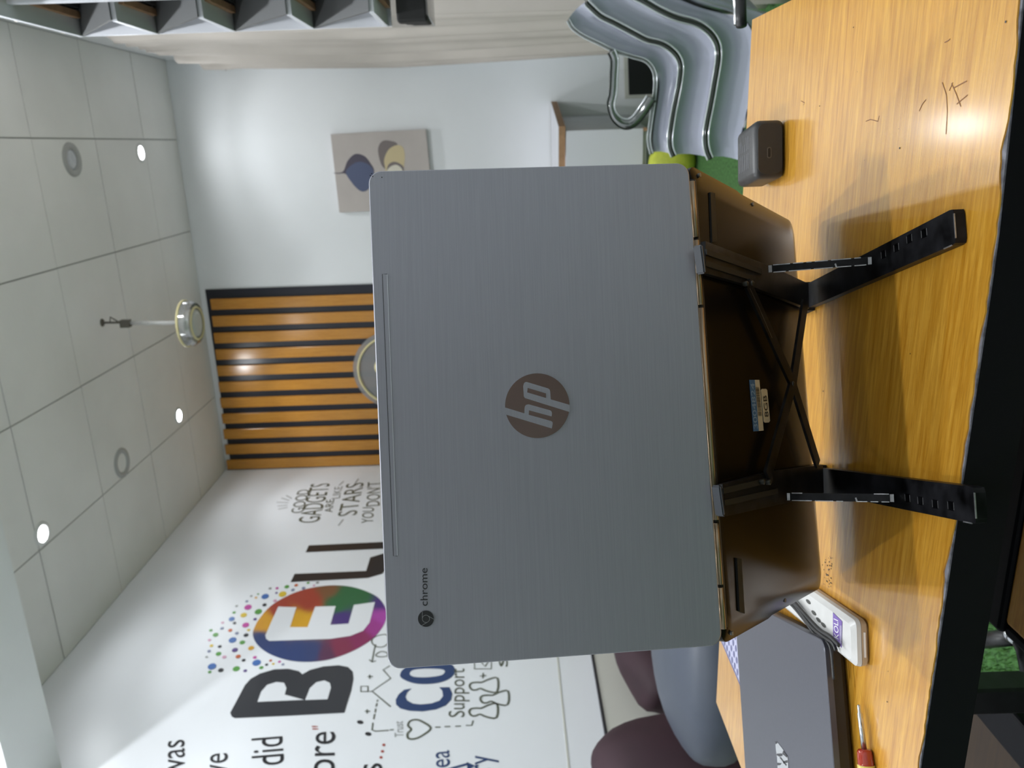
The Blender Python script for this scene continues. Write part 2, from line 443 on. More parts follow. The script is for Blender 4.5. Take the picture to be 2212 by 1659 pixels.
# ------------------------------------------------------------------ ceiling lights
def downlight(x, y, lit, label):
    t = thing('ceiling_downlight', label, 'ceiling light', (x, y, CEIL), 'recessed downlights in the ceiling')
    bm = bmesh.new()
    if lit: lathe(bm, [(.032, -.004), (.036, -.008), (.046, -.006), (.048, 0), (.048, .004)], (x, y, CEIL), n=28)
    else: lathe(bm, [(.042, .002), (.046, -.006), (.058, -.009), (.068, -.006), (.070, 0), (.070, .004)], (x, y, CEIL), n=28)
    obj('rim', bm, M['lamp_rim_w' if lit else 'lamp_rim'], t, True)
    bm = bmesh.new()
    lathe(bm, [(0, -.005), (.033, -.004), (.033, .003)] if lit else [(0, -.001), (.03, -.001), (.044, 0), (.044, .004)], (x, y, CEIL), n=28)
    obj('diffuser', bm, M['lamp_on' if lit else 'lamp_off'], t, True)
downlight(0.013, 4.075, True, 'lit downlight close to the plain back wall above the canvas picture')
downlight(-1.344, 4.016, True, 'lit downlight nearest to the orange slat panel')
downlight(-1.358, 2.703, True, 'lit downlight near the left wall, closest to the bulkhead and brightest')
downlight(-0.007, 3.422, False, 'unlit grey-rimmed downlight on the right half of the ceiling')
downlight(-1.342, 3.358, False, 'unlit grey-rimmed downlight on the left half of the ceiling')
for (x, y), where in zip(LAMPS[3:], ('between the bulkhead and the unlit right downlight', 'above the right end of the table', 'above the left of the table near the mural wall', 'above the front of the table on the right', 'above the front of the table on the left', 'near the near wall on the right', 'near the near wall on the left')):
    downlight(x, y, True, 'lit downlight ' + where)

# pendant
t = thing('pendant_light', 'pendant lamp with clear crystal ring hanging from the ceiling before the slat panel', 'pendant light', (-0.70, 3.42, CEIL))
bm = bmesh.new()
lathe(bm, [(0, -.004), (.016, -.004), (.018, 0), (.018, .003), (0, .003)], (-.70, 3.42, CEIL), n=14)
tube(bm, [(-.70, 3.42, CEIL - .002), (-.702, 3.42, CEIL - .085)], .005)
tube(bm, [(-.70, 3.42, CEIL - .035), (-.672, 3.40, CEIL - .05), (-.70, 3.42, CEIL - .075)], .003)
bx(bm, (-.722, 3.40, CEIL - .125), (-.690, 3.43, CEIL - .085))
obj('ceiling_hook', bm, M['hook'], t)
bm = bmesh.new(); tube(bm, [(-.705, 3.42, CEIL - .12), (-.71, 3.41, 1.43)], .009, 10)
obj('rod', bm, M['rod'], t, True)
PC = Vector((-.712, 3.40, 1.405))
bm = bmesh.new(); lathe(bm, [(.06, .028), (.088, .03), (.1, .018), (.1, -.012), (.09, -.028), (.062, -.03), (.055, 0), (.06, .028)], PC, n=20)
smooth_by_angle(obj('crystal_ring', bm, M['crystal'], t), 20)
bm = bmesh.new(); lathe(bm, [(.066, -.034), (.072, -.036), (.076, -.03), (.07, -.026), (.066, -.034)], PC, n=28)
obj('gold_band', bm, M['cream_ring'], t, True)
bm = bmesh.new(); lathe(bm, [(.098, .020), (.104, .022), (.105, .014), (.099, .012), (.098, .020)], PC, n=28)
obj('gold_band', bm, M['cream_ring'], t, True)
bm = bmesh.new(); lathe(bm, [(0, -.034), (.04, -.036), (.058, -.03), (.06, 0), (.03, .03), (0, .034)], PC, n=24)
obj('lamp_cap', bm, M['rod'], t, True)

# ------------------------------------------------------------------ slat panel on the back wall
t = thing('slat_panel', 'wall panel of upright orange wood slats on black beside the left corner', 'wall panel', (-1.32, YB, FLOOR))
obj('backing', box((XL + .004, YB - .008, FLOOR), (-0.757, YB, 1.765)), M['slat_back'], t)
ztop = lambda x: 1.785 - (x + 1.88) * 0.045
pitch = (1.881 - 0.772) / 11.0
me = None
for k in range(11):
    x0 = XL + .007 + k * pitch
    zt = ztop(x0)
    o = obj('slat', rbox((x0, YB - .024, FLOOR), (x0 + pitch * .63, YB - .008, zt), .003, 2), M['slat'], t)

# round acrylic sign with a cream ring, in front of the slats
DC = Vector((-1.268, YB - .045, 0.702))
t = thing('wall_disc', 'round frosted clear disc with a cream ring mounted on the slat panel', 'wall decoration', DC)
bm = bmesh.new(); lathe(bm, [(0, 0), (.238, 0), (.24, .002), (.24, .006), (.238, .008), (0, .008)], DC, (0, -1, 0), 64); obj('disc', bm, M['disc'], t)
bm = bmesh.new()
tube(bm, [DC + Vector((math.cos(a) * .208, -.012, math.sin(a) * .208)) for a in [2 * math.pi * k / 56 for k in range(56)]], .0065, 8, True)
obj('ring', bm, M['cream_ring'], t, True)
bm = bmesh.new(); lathe(bm, [(0, .02), (.02, .018), (.05, .012), (.052, .008), (0, .008)], DC + Vector((.02, 0, .06)), (0, -1, 0), 32); obj('hub', bm, M['cream_ring'], t, True)
for k in range(3):
    a = k * 2.1 + .5; c = DC + Vector((math.cos(a) * .16, 0, math.sin(a) * .16))
    bm = bmesh.new(); lathe(bm, [(0, -.024), (.008, -.024), (.008, .01), (0, .012)], c, (0, -1, 0), 12); obj('standoff', bm, M['steel'], t, True)

# ------------------------------------------------------------------ canvas picture
YP = YB - .03
cpx = [(714, 290), (919, 279), (937, 450), (733, 459)]
cc = [ony(x, y, YP) for x, y in cpx]
t = thing('canvas_picture', 'unframed canvas print of a slate-blue gourd and a cream cup on the back wall', 'picture', (-0.13, YB, 0.42))
bm = bmesh.new(); prism(bm, cc, (0, .029, 0)); obj('canvas', bm, M['canvas'], t)
def zp(x, y, s, ox, oy): return (ox + x / s, oy + y / s)
def art(name, pts, mt, dy, n=5):
    q = [ony(*zp(x, y, 2.962, 700, 0), YP - dy) for x, y in pts]
    bm = bmesh.new(); flat(bm, catmull(q, n, True)); return obj(name, bm, mt, t)
art('printed_shade', [(345, 960), (370, 905), (420, 900), (470, 925), (430, 1000), (420, 1085), (370, 1060)], M['art_shadow'], .0006)
art('printed_gourd', [(60, 1106), (120, 1098), (150, 1030), (200, 985), (260, 1000), (300, 1050), (320, 1090), (310, 1150), (285, 1210), (240, 1225), (190, 1185), (140, 1115), (90, 1112)], M['art_dark'], .0008)
art('printed_gourd', [(140, 1108), (165, 1065), (220, 1035), (280, 1050), (318, 1095), (310, 1150), (285, 1208), (240, 1223), (190, 1183)], M['art_blue'], .0011)
art('printed_cup', [(392, 1080), (385, 1020), (415, 955), (470, 928), (505, 945), (517, 1000), (510, 1080), (510, 1130), (450, 1160), (400, 1130)], M['art_cream'], .0010)
art('printed_cup', [(402, 1085), (415, 1050), (450, 1035), (490, 1050), (510, 1075), (500, 1120), (450, 1140), (410, 1120)], M['art_shadow'], .0012)
art('printed_cup', [(402, 1095), (425, 1066), (465, 1055), (500, 1085), (490, 1120), (450, 1135), (412, 1120)], M['art_cream2'], .0014)

# ================================================================== writing printed on the left wall
WX = XL + .0012
NX = Vector((1, 0, 0))
def W(x, y, d=0.0): return onx(x, y, WX + d)
def z3(x, y): return zp(x, y, 3.95, 420, 1180)
def z4(x, y): return zp(x, y, 5.2, 740, 1340)
def printed(name, pts, mt, d=0.0, sm=0, f=None):
    q = [W(*(f(*p) if f else p), d) for p in pts]
    if sm: q = catmull(q, sm, True)
    bm = bmesh.new(); flat(bm, q); return obj(name, bm, mt, WALL_L)
B_OUT = [(305, 1420), (318, 1452), (345, 1466), (800, 1446), (1280, 1420), (1300, 1350), (1338, 1230), (1357, 1130), (1350, 1070), (1310, 1030), (1230, 1015), (1100, 1025), (985, 1055), (920, 1092),
         (890, 1065), (800, 1045), (680, 1050), (560, 1085), (480, 1130), (430, 1185), (380, 1280)]
printed('mural_letter', B_OUT, P['charcoal'], 0, 0, z3)
printed('mural_letter_counter', [(538, 1328), (570, 1240), (620, 1182), (700, 1158), (765, 1165), (785, 1210), (770, 1265), (935, 1310)], P['white'], .0006, 0, z3)
printed('mural_letter_counter', [(945, 1312), (985, 1210), (1040, 1160), (1110, 1145), (1155, 1165), (1165, 1205), (1135, 1305)], P['white'], .0006, 0, z3)
printed('mural_letter', [(667, 1178), (850, 1169.5), (850, 1184), (660, 1193)], P['black'])
printed('mural_letter', [(855, 235), (1465, 210), (1500, 95), (1680, 40), (1668, 160), (1600, 235), (1480, 270), (820, 305)], P['black'], 0, 0, z3)
# the next letter of the word, hidden behind the lid but for nothing: left out
# the colour disc around the E: a radial mesh carrying the print's colours
OV = [(498, 750), (520, 675), (560, 610), (650, 510), (780, 430), (900, 380), (1050, 345), (1200, 333), (1350, 348), (1480, 390), (1580, 450), (1640, 560), (1620, 660), (1540, 770), (1430, 850), (1300, 915), (1150, 965), (1000, 985), (850, 980), (720, 950), (610, 900), (530, 830)]
ANCH = [((900, 400), (.36, .055, .035)), ((720, 540), (.36, .055, .035)), ((980, 470), (.36, .05, .03)), ((560, 660), (.66, .32, .03)), ((620, 650), (.68, .34, .03)), ((900, 640), (.68, .36, .02)), ((1000, 650), (.68, .36, .02)),
        ((1300, 400), (.02, .13, .05)), ((1220, 500), (.02, .13, .05)), ((1450, 430), (.02, .13, .05)), ((1250, 625), (.06, .03, .19)), ((1590, 480), (.07, .03, .20)), ((1600, 600), (.40, .06, .38)), ((1540, 690), (.34, .04, .26)),
        ((1440, 800), (.24, .02, .10)), ((1250, 880), (.22, .025, .07)), ((1130, 930), (.10, .03, .08)), ((560, 790), (.025, .05, .17)), ((700, 880), (.025, .05, .17)), ((900, 900), (.025, .05, .17)), ((1000, 900), (.03, .05, .16)), ((1150, 345), (.2, .09, .04))]
bm = bmesh.new()
cl = bm.loops.layers.float_color.new('tint')
ovs = catmull([Vector((x, y, 0)) for x, y in OV], 4, True)
cx, cy = 1060, 660
rings = []
for k in range(0, 13):
    f = k / 12
    rings.append([(bm.verts.new(W(*z3(cx + (p.x - cx) * f, cy + (p.y - cy) * f))), (cx + (p.x - cx) * f, cy + (p.y - cy) * f)) for p in ovs])
def tint(q):
    wsum, c = 0, [0, 0, 0]
    for (ax, ay), col in ANCH:
        d2 = ((q[0] - ax) ** 2 + (q[1] - ay) ** 2) / 3600 + .05
        w_ = d2 ** -3
        wsum += w_; c = [a + b * w_ for a, b in zip(c, col)]
    return [a / wsum for a in c] + [1]
for A, B in zip(rings, rings[1:]):
    n = len(A)
    for i in range(n):
        q = [A[i], A[(i + 1) % n], B[(i + 1) % n], B[i]]
        fc = bm.faces.new([v for v, _ in q])
        for lp in fc.loops:
            for v, pos in q:
                if lp.vert is v: lp[cl] = tint(pos)
bmesh.ops.remove_doubles(bm, verts=bm.verts, dist=1e-6)
mo = bpy.data.materials.new('print_colour_disc'); mo.use_nodes = True
at = mo.node_tree.nodes.new('ShaderNodeAttribute'); at.attribute_name = 'tint'
mo.node_tree.links.new(at.outputs['Color'], mo.node_tree.nodes['Principled BSDF'].inputs['Base Color'])
mo.node_tree.nodes['Principled BSDF'].inputs['Roughness'].default_value = 0.3
obj('mural_colour_disc', bm, mo, WALL_L)
printed('mural_letter', [(715, 515), (870, 520), (815, 690), (965, 690), (1030, 515), (1205, 510), (1160, 670), (1315, 660), (1360, 500), (1540, 475), (1495, 650), (1440, 720), (1330, 765), (1160, 790), (640, 808), (612, 790), (605, 760)], P['white'], .0006, 0, z3)
# confetti dots (flat print, one mesh)
DOTS = [(645, 360, 14, 'grey'), (705, 358, 15, 'pink'), (788, 345, 22, 'green'), (868, 332, 17, 'orange'), (970, 312, 14, 'green'), (1050, 310, 15, 'grey'), (1020, 335, 12, 'rose'), (485, 425, 12, 'grey'), (525, 438, 12, 'amber'),
        (543, 408, 10, 'green'), (603, 428, 34, 'blue'), (752, 408, 36, 'yellow'), (840, 373, 18, 'slate'), (930, 358, 18, 'slate'), (447, 470, 14, 'slate'), (360, 510, 13, 'grey'), (457, 520, 34, 'pink'), (598, 500, 20, 'charcoal'),
        (688, 465, 18, 'rose'), (700, 398, 12, 'purple'), (338, 565, 16, 'green'), (420, 587, 30, 'yellow'), (545, 558, 34, 'green'), (318, 620, 28, 'blue'), (342, 655, 16, 'charcoal'), (517, 622, 17, 'purple'), (437, 672, 32, 'pink'),
        (240, 652, 14, 'rose'), (140, 717, 16, 'green'), (235, 700, 18, 'slate'), (305, 717, 20, 'orange'), (462, 714, 15, 'yellow'), (362, 742, 18, 'slate'), (180, 755, 26, 'green'), (440, 758, 23, 'charcoal'), (128, 800, 16, 'rose'),
        (325, 800, 36, 'blue'), (408, 820, 26, 'green'), (145, 848, 17, 'yellow'), (215, 855, 18, 'charcoal'), (345, 885, 28, 'purple'), (483, 868, 28, 'amber'), (125, 895, 17, 'slate'), (205, 917, 26, 'green'), (103, 945, 12, 'grey'),
        (255, 945, 20, 'rose'), (373, 940, 24, 'orange'), (515, 948, 18, 'pink'), (420, 972, 18, 'charcoal'), (650, 975, 14, 'orange'), (150, 1025, 40, 'blue'), (530, 993, 40, 'blue'), (672, 1003, 13, 'yellow'), (725, 985, 14, 'pink'),
        (755, 1008, 14, 'slate'), (615, 1010, 15, 'charcoal'), (225, 1057, 26, 'charcoal'), (357, 1045, 33, 'green'), (433, 1062, 18, 'purple'), (130, 1072, 17, 'green'), (570, 1035, 20, 'green')]
mk = sorted({d[3] for d in DOTS})
bm = bmesh.new()
for x, y, r_, c in DOTS:
    q = []
    for k in range(14):
        a = 2 * math.pi * k / 14
        dx, dy = r_ * math.cos(a), r_ * .62 * math.sin(a)
        q.append(W(*z3(x + dx * .93 + dy * .2, y - dx * .25 + dy)))
    flat(bm, q, mk.index(c))
obj('mural_dots', bm, [P[k] for k in mk], WALL_L)
# words: baseline start pixel, baseline end pixel, pixel at one capital height above the start
def word(s, a, b, up, mt, cap=0.70, name='mural_word'):
    A, B, U = W(*a), W(*b), W(*up)
    bm = bmesh.new(); text(bm, s, A, B, U - A, cap); return obj(name, bm, mt, WALL_L)
word('was', (400, 1676), (398, 1597), (342, 1682), P['black'])
word('ve', (490, 1672), (492, 1626), (430, 1676), P['black'])
word('did', (614, 1650), (610, 1590), (542, 1656), P['black'])
word('ore', (722, 1674), (724, 1580), (653, 1676), P['black'])
word('"', (712, 1576), (710, 1568), (676, 1576), P['red'])
word('s', (826, 1668), (824, 1648), (764, 1672), P['black'])
for x, y in ((823, 1636), (826, 1623), (829, 1609)):
    printed('mural_dot', [(x + 3.6 * math.cos(k * .7), y + 3 * math.sin(k * .7)) for k in range(9)], P['red'])
word('ea', (972, 1656), (970, 1620), (926, 1660), P['navy'])
word('ry', (1060, 1664), (1060, 1630), (1006, 1668), P['navy'])
C_OUT = [(775, 765), (690, 780), (630, 830), (597, 890), (600, 945), (650, 990), (750, 1015), (900, 1022), (1050, 1000), (1160, 955), (1220, 890), (1232, 820), (1200, 750), (1085, 752), (1120, 790), (1128, 850), (1090, 900), (1000, 932), (880, 945), (790, 935), (725, 900), (707, 860), (725, 810)]
printed('mural_letter', C_OUT, P['navy'], 0, 0, z4)
printed('mural_letter', [(645, 620), (690, 665), (800, 705), (930, 715), (1080, 700), (1200, 655), (1260, 590), (1255, 530), (1200, 490), (1000, 470), (800, 490), (680, 550)], P['navy'], 0, 4, z4)
printed('mural_letter_counter', [(755, 600), (790, 560), (900, 545), (1050, 545), (1130, 555), (1148, 580), (1110, 615), (1000, 635), (880, 640), (790, 630)], P['white'], .0006, 4, z4)
word('Support', (1003, 1549), (1003, 1444), (968, 1549), P['line'])
word('Trust', (872, 1592), (870, 1558), (852, 1592), P['grey'])
word('s', (1097, 1440), (1095, 1418), (1068, 1440), P['line'])
# hand-lettered slogan near the corner
word('GOOD', (655, 1107), (669, 1057), (627, 1109), P['line'])
word('GADGETS', (689, 1128), (713, 1044), (642, 1130), P['line'])
word('ARE', (718, 1106), (722, 1078), (700, 1108), P['line'])
word('LIKE', (734, 1076), (740, 1050), (716, 1078), P['grey'])
word('STARS', (770, 1112), (786, 1042), (728, 1116), P['line'])
word('YOU', (806, 1130), (808, 1096), (780, 1130), P['line'])
word("DON'T", (820, 1092), (822, 1040), (790, 1094), P['line'])
def strokes(name, lines, mt, wpx, f=None):
    bm = bmesh.new()
    for pts, closed, sm in lines:
        q = [W(*(f(*p) if f else p)) for p in pts]
        if sm: q = catmull(q, sm, closed)
        wd = (W(700, 1400) - W(700, 1400 + wpx)).length
        ribbon(bm, q, wd, NX, closed)
    return obj(name, bm, mt, WALL_L)
z2 = lambda x, y: zp(x, y, 7.373, 560, 980)
strokes('mural_rays', [([(520, 715), (430, 665)], 0, 0), ([(480, 745), (350, 705)], 0, 0), ([(465, 780), (275, 775)], 0, 0), ([(450, 820), (290, 835)], 0, 0), ([(450, 855), (300, 885)], 0, 0), ([(1270, 505), (1345, 440)], 0, 0),
                       ([(1500, 510), (1580, 400)], 0, 0), ([(1260, 1145), (1340, 1045)], 0, 0)], P['grey'], 2.2, z2)
person = lambda ox, oy: ([(1730 + ox, 1090 + oy), (1735 + ox, 940 + oy), (1640 + ox, 950 + oy), (1560 + ox, 985 + oy), (1500 + ox, 985 + oy), (1440 + ox, 995 + oy), (1422 + ox, 1030 + oy), (1450 + ox, 1070 + oy), (1500 + ox, 1070 + oy), (1545 + ox, 1055 + oy), (1620 + ox, 1085 + oy)], 1, 3)
strokes('mural_doodle', [person(0, 0), person(125, -145), person(5, -290),
                         ([(990, 1210), (900, 1140), (830, 1115), (760, 1130), (735, 1180), (770, 1225), (730, 1270), (740, 1325), (810, 1330), (900, 1290)], 1, 4)], P['line'], 2.6, z4)
strokes('mural_doodle', [([(1040, 1200), (1100, 1200)], 0, 0), ([(1145, 1194), (1210, 1192)], 0, 0), ([(1265, 1190), (1330, 1188)], 0, 0), ([(1385, 1180), (1450, 1180), (1465, 1125)], 0, 0),
                         ([(340, 1150), (330, 1230), (370, 1245), (520, 1235)], 0, 0), ([(350, 1110), (360, 1050)], 0, 0), ([(365, 1035), (372, 990)], 0, 0), ([(376, 970), (385, 930)], 0, 0), ([(388, 915), (395, 890)], 0, 0), ([(530, 1230), (575, 1228)], 0, 0),
                         ([(540, 970), (330, 795), (540, 650), (455, 555), (530, 510)], 0, 0), ([(285, 800), (205, 800), (205, 740), (285, 740), (285, 800), (330, 797)], 0, 0), ([(275, 1000), (275, 1045)], 0, 0), ([(250, 1020), (310, 1022)], 0, 0),
                         ([(305, 610), (305, 655)], 0, 0), ([(280, 632), (340, 630)], 0, 0), ([(330, 465), (355, 330), (372, 270)], 0, 0), ([(300, 440), (330, 468), (375, 455)], 0, 0), ([(1540, 625), (1615, 620)], 0, 0), ([(1580, 590), (1575, 650)], 0, 0),
                         ([(330, 250), (340, 200), (420, 165), (500, 165), (520, 240), (460, 295), (380, 295)], 1, 4), ([(370, 390), (430, 350), (500, 365), (500, 400), (420, 410)], 1, 3),
                         ([(1480, 545), (1670, 545), (1670, 450), (1480, 450)], 1, 0), ([(1560, 470), (1600, 520), (1650, 440)], 0, 0)], P['line'], 1.7, z4)
for x, y in ((197, 1143), (288, 1276)):
    printed('mural_dot', [(x + 36 * math.cos(k * .57) + 6 * math.sin(k * .57), y + 22 * math.sin(k * .57)) for k in range(11)], P['black'], 0, 0, z4)
strokes('mural_doodle', [([(968, 1662), (1010, 1650)], 0, 0)], P['navy'], 3)
printed('mural_doodle', [(1010, 1664), (1008, 1646), (1026, 1654)], P['navy'])

# ================================================================== things along the back and right walls
zt = -0.262
FR, BR, FL = onz(1206, 273, zt), onz(1188, 221, zt), onz(1206, 356, zt)
BR.y = min(BR.y, YB - .01)
FL2 = FL + (FL - FR) * 1.6
BL = Vector((FL2.x - .02, BR.y, zt))
t = thing('side_cabinet', 'small white cabinet with raw brown board edges against the back wall', 'cabinet', (FR.x - .15, FR.y + .3, FLOOR))
bm = bmesh.new(); prism(bm, [FL2, FR, BR, BL], (0, 0, -.002)); obj('top_sheet', bm, M['shelf_white'], t)
bm = bmesh.new(); prism(bm, [p + Vector((0, 0, -.002)) for p in (FL2, FR, BR, BL)], (0, 0, -.032)); obj('top_board', bm, M['raw'], t)
yb = FR.y + .012
sR = ony(1222, 283, yb); sB = Vector((ony(1222, 252, YB - .02).x, YB - .015, 0))
zb = ony(1389, 300, yb).z
def plan(pts, z): return [Vector((p.x, p.y, z)) for p in pts]
pl = [Vector((FL2.x + .02, yb + .02, 0)), Vector((sR.x, yb + .02, 0)), sB, Vector((FL2.x + .02, YB - .015, 0))]
bm = bmesh.new(); prism(bm, plan(pl, zb - .02), (0, 0, zt - .034 - zb + .02)); obj('body', bm, M['shelf_grey'], t)
obj('door', box((FL2.x + .02, yb, zb), (sR.x, yb + .019, zt - .037)), M['shelf_white'], t)
obj('edge_strip', box((sR.x - .012, yb + .001, zb - .02), (sR.x + .004, yb + .02, zb)), M['raw'], t)
for px_, py_ in ((FL2.x + .05, yb + .05), (sR.x - .03, yb + .05), (FL2.x + .05, YB - .05), (sR.x - .02, YB - .05)):
    obj('leg', box((px_ - .018, py_ - .018, FLOOR), (px_ + .018, py_ + .018, zb - .02)), M['shelf_grey'], t)
# lime cushion on the floor before the cabinet
c = ony(1424, 338, yb - .12)
bm = bmesh.new(); bmesh.ops.create_icosphere(bm, subdivisions=3, radius=1)
hz = (c.z + .05 - FLOOR) / 2
for v in bm.verts: v.co = Vector((c.x - .03 + v.co.x * .11, c.y + v.co.y * .09, FLOOR + hz + v.co.z * hz))
o = obj('floor_cushion', bm, M['lime'], None, True); tag(o, 'lime green cushion on the turf floor in front of the white cabinet', 'cushion')
# black framed board leaning on the back wall
q = [ony(x, y, YB - .02) for x, y in ((1346, 110), (1357, 213), (1420, 222), (1420, 110))]
x0, x1, z1 = q[1].x, XR - .01, q[0].z
t = thing('framed_board', 'black board with a cream frame standing by the back wall behind the clear chairs', 'board', ((x0 + x1) / 2, YB, FLOOR))
bm = bmesh.new(); prism(bm, [Vector((x1, YB - .03, FLOOR)), Vector((x0, YB - .03, FLOOR)), Vector((x0, YB - .03, z1 - .012)), Vector((x1, YB - .03, z1))], (0, .02, 0)); obj('frame', bm, M['cream_trim'], t)
bm = bmesh.new(); prism(bm, [Vector((x1 - .02, YB - .034, FLOOR + .02)), Vector((x0 + .018, YB - .034, FLOOR + .02)), Vector((x0 + .018, YB - .034, z1 - .032)), Vector((x1 - .02, YB - .034, z1 - .022))], (0, .01, 0)); obj('panel', bm, M['black_panel'], t)

# curtain along the right wall
t = thing('curtain', 'beige curtain with ruffled top gathered along the right wall', 'curtain', (XR - .03, 3.4, FLOOR))
bm = bmesh.new()
NYc, NZ = 380, 40
def yfar(z): return 4.50 if z > .55 else 4.50 - .37 * min(1, (.55 - z) / .95) - .1 * max(0, min(1, (-.4 - z) / .5))
gr = []
for j in range(NZ + 1):
    f = j / NZ
    row = []
    for i in range(NYc + 1):
        g = i / NYc
        ztop_ = 1.545 + .014 * math.sin(g * 70) + .006 * math.sin(g * 31)
        z = FLOOR + .03 + (ztop_ - FLOOR - .03) * f
        y = 2.14 + (yfar(z) - 2.14) * g
        amp = (.024 + .008 * math.sin(g * 9)) * (1.25 - .55 * f)
        x = XR - .034 - .022 * (1 - f) + amp * (math.sin(g * 44 + .9 * math.sin(f * 2.2 + g * 5)) + .35 * math.sin(g * 103 + f)) - .010 * math.sin(f * 3.1)
        if f > .94: x += .006 * math.sin(g * 190) + .005 * math.sin(g * 331); z += .008 * math.sin(g * 150) + .004 * math.sin(g * 260)
        row.append(bm.verts.new((min(x, XR - .005), y, z)))
    gr.append(row)
for a, b in zip(gr, gr[1:]):
    for i in range(NYc): bm.faces.new((a[i], a[i + 1], b[i + 1], b[i]))
o = obj('cloth', bm, M['curtain'], t, True)
md = o.modifiers.new('thick', 'SOLIDIFY'); md.thickness = .003
bm = bmesh.new(); tube(bm, [(XR - .03, 2.12, 1.50), (XR - .03, 4.53, 1.50)], .006, 8); obj('rod', bm, M['rod'], t, True)
bm = bmesh.new(); bx(bm, (XR - .045, 4.515, 1.485), (XR, 4.54, 1.53)); tube(bm, [(XR - .03, 4.53, 1.5), (XR - .06, 4.545, 1.475)], .006); obj('rod_bracket', bm, M['hook'], t)

# folded display rack (right edge of the picture)
XS = 0.28
Ck = [1.004, .823, .637, .447, .270]
t = thing('display_rack', 'white and grey zigzag display rack fixed to the right wall', 'rack', (XR, 2.0, 0.25))
obj('back_panel', box((XS, 2.072, 0.262), (XR - .004, 2.084, 1.004)), M['shelf_white'], t)
for k, z in enumerate(Ck):
    y0 = 1.855 if k else 1.2
    obj('board', box((XS, y0, z), (XR - .004, 2.071, z + .010)), M['shelf_grey'], t)
    obj('edge_strip', box((XS - .002, y0, z - .0005), (XS, 2.071, z + .0105)), M['shelf_white'], t)
    if k < 4:
        zd = Ck[k + 1] + .010
        bm = bmesh.new(); prism(bm, [(XS, 2.070, z), (XS, 1.857, zd), (XS, 1.848, zd), (XS, 2.060, z)], (XR - XS - .004, 0, 0)); obj('slanted_panel', bm, M['slant_shaded'], t)
    obj('cleat', box((XS + .035, y0 + .02, z - .012), (XS + .050, 2.045, z)), M['raw'], t)
    obj('bracket', box((XS + .055, 1.95, z - .016), (XR - .05, 2.04, z)), M['dark_bracket'], t)
obj('side_post', box((.305, 1.77, .262), (XR - .004, 1.79, 1.40)), M['shelf_white'], t)
# clear holder and the black device in it
t = thing('clear_holder', 'clear acrylic tray under the lowest corner of the zigzag rack', 'holder', (XR, 2.0, .16))
obj('tray', box((XS - .002, 1.90, .158), (XR, 2.085, .162)), M['clear_sheet'], t)
obj('back_plate', box((XS - .002, 2.086, .158), (XR, 2.090, .262)), M['clear_sheet'], t)
t = thing('black_adapter', 'black ribbed device lying in the clear tray under the zigzag rack', 'device', (.34, 2.0, .162))
for k in range(3):
    obj('rib', rbox((XS - .012 + .004 * k, 1.93 + .045 * k, .162), (.43, 1.968 + .045 * k, .232 - .010 * k), .006, 2), M['rubber'], t)
obj('body', rbox((XS + .006, 1.94, .163), (.425, 2.05, .205), .005, 2), M['rubber'], t)

# ------------------------------------------------------------------ stacked clear chairs
B0 = Vector((.147, 1.995, 0))
ax = Vector((-.932, .362, 0)); lat = Vector((.362, .932, 0))       # forward and sideways of the chairs
def N5(x, y, d=0.0): return onp(*zp(x, y, 4.366, 1200, 0), B0 + lat * d, lat)
L1 = [(120, 190), (160, 260), (260, 335), (420, 412), (560, 480), (720, 530), (840, 565), (905, 625), (935, 700), (940, 800), (925, 950), (900, 1120), (880, 1280), (885, 1370), (905, 1450)]
L2 = [(290, 20), (340, 70), (430, 150), (560, 215), (730, 305), (860, 372), (990, 405), (1080, 455), (1150, 530), (1180, 620), (1170, 760), (1140, 920), (1105, 1100), (1080, 1290), (1085, 1390), (1115, 1470)]
L3 = [(640, -90), (760, -30), (850, 15), (1000, 100), (1150, 165), (1300, 205), (1400, 255), (1480, 330), (1530, 430), (1535, 560), (1500, 780), (1465, 980), (1430, 1160), (1415, 1290), (1425, 1400), (1460, 1495)]
L4 = [(1000, -150), (1150, -60), (1400, 40), (1700, 130), (1850, 260), (1900, 450), (1880, 700), (1840, 950), (1800, 1150), (1760, 1300), (1740, 1420), (1740, 1520)]
names = ['topmost clear grey acrylic chair of the stack, with a looped arm', 'second clear grey acrylic chair from the top of the stack', 'third clear grey acrylic chair from the top of the stack', 'lowest frosted grey chair of the stack behind the table']
WID = 0.24
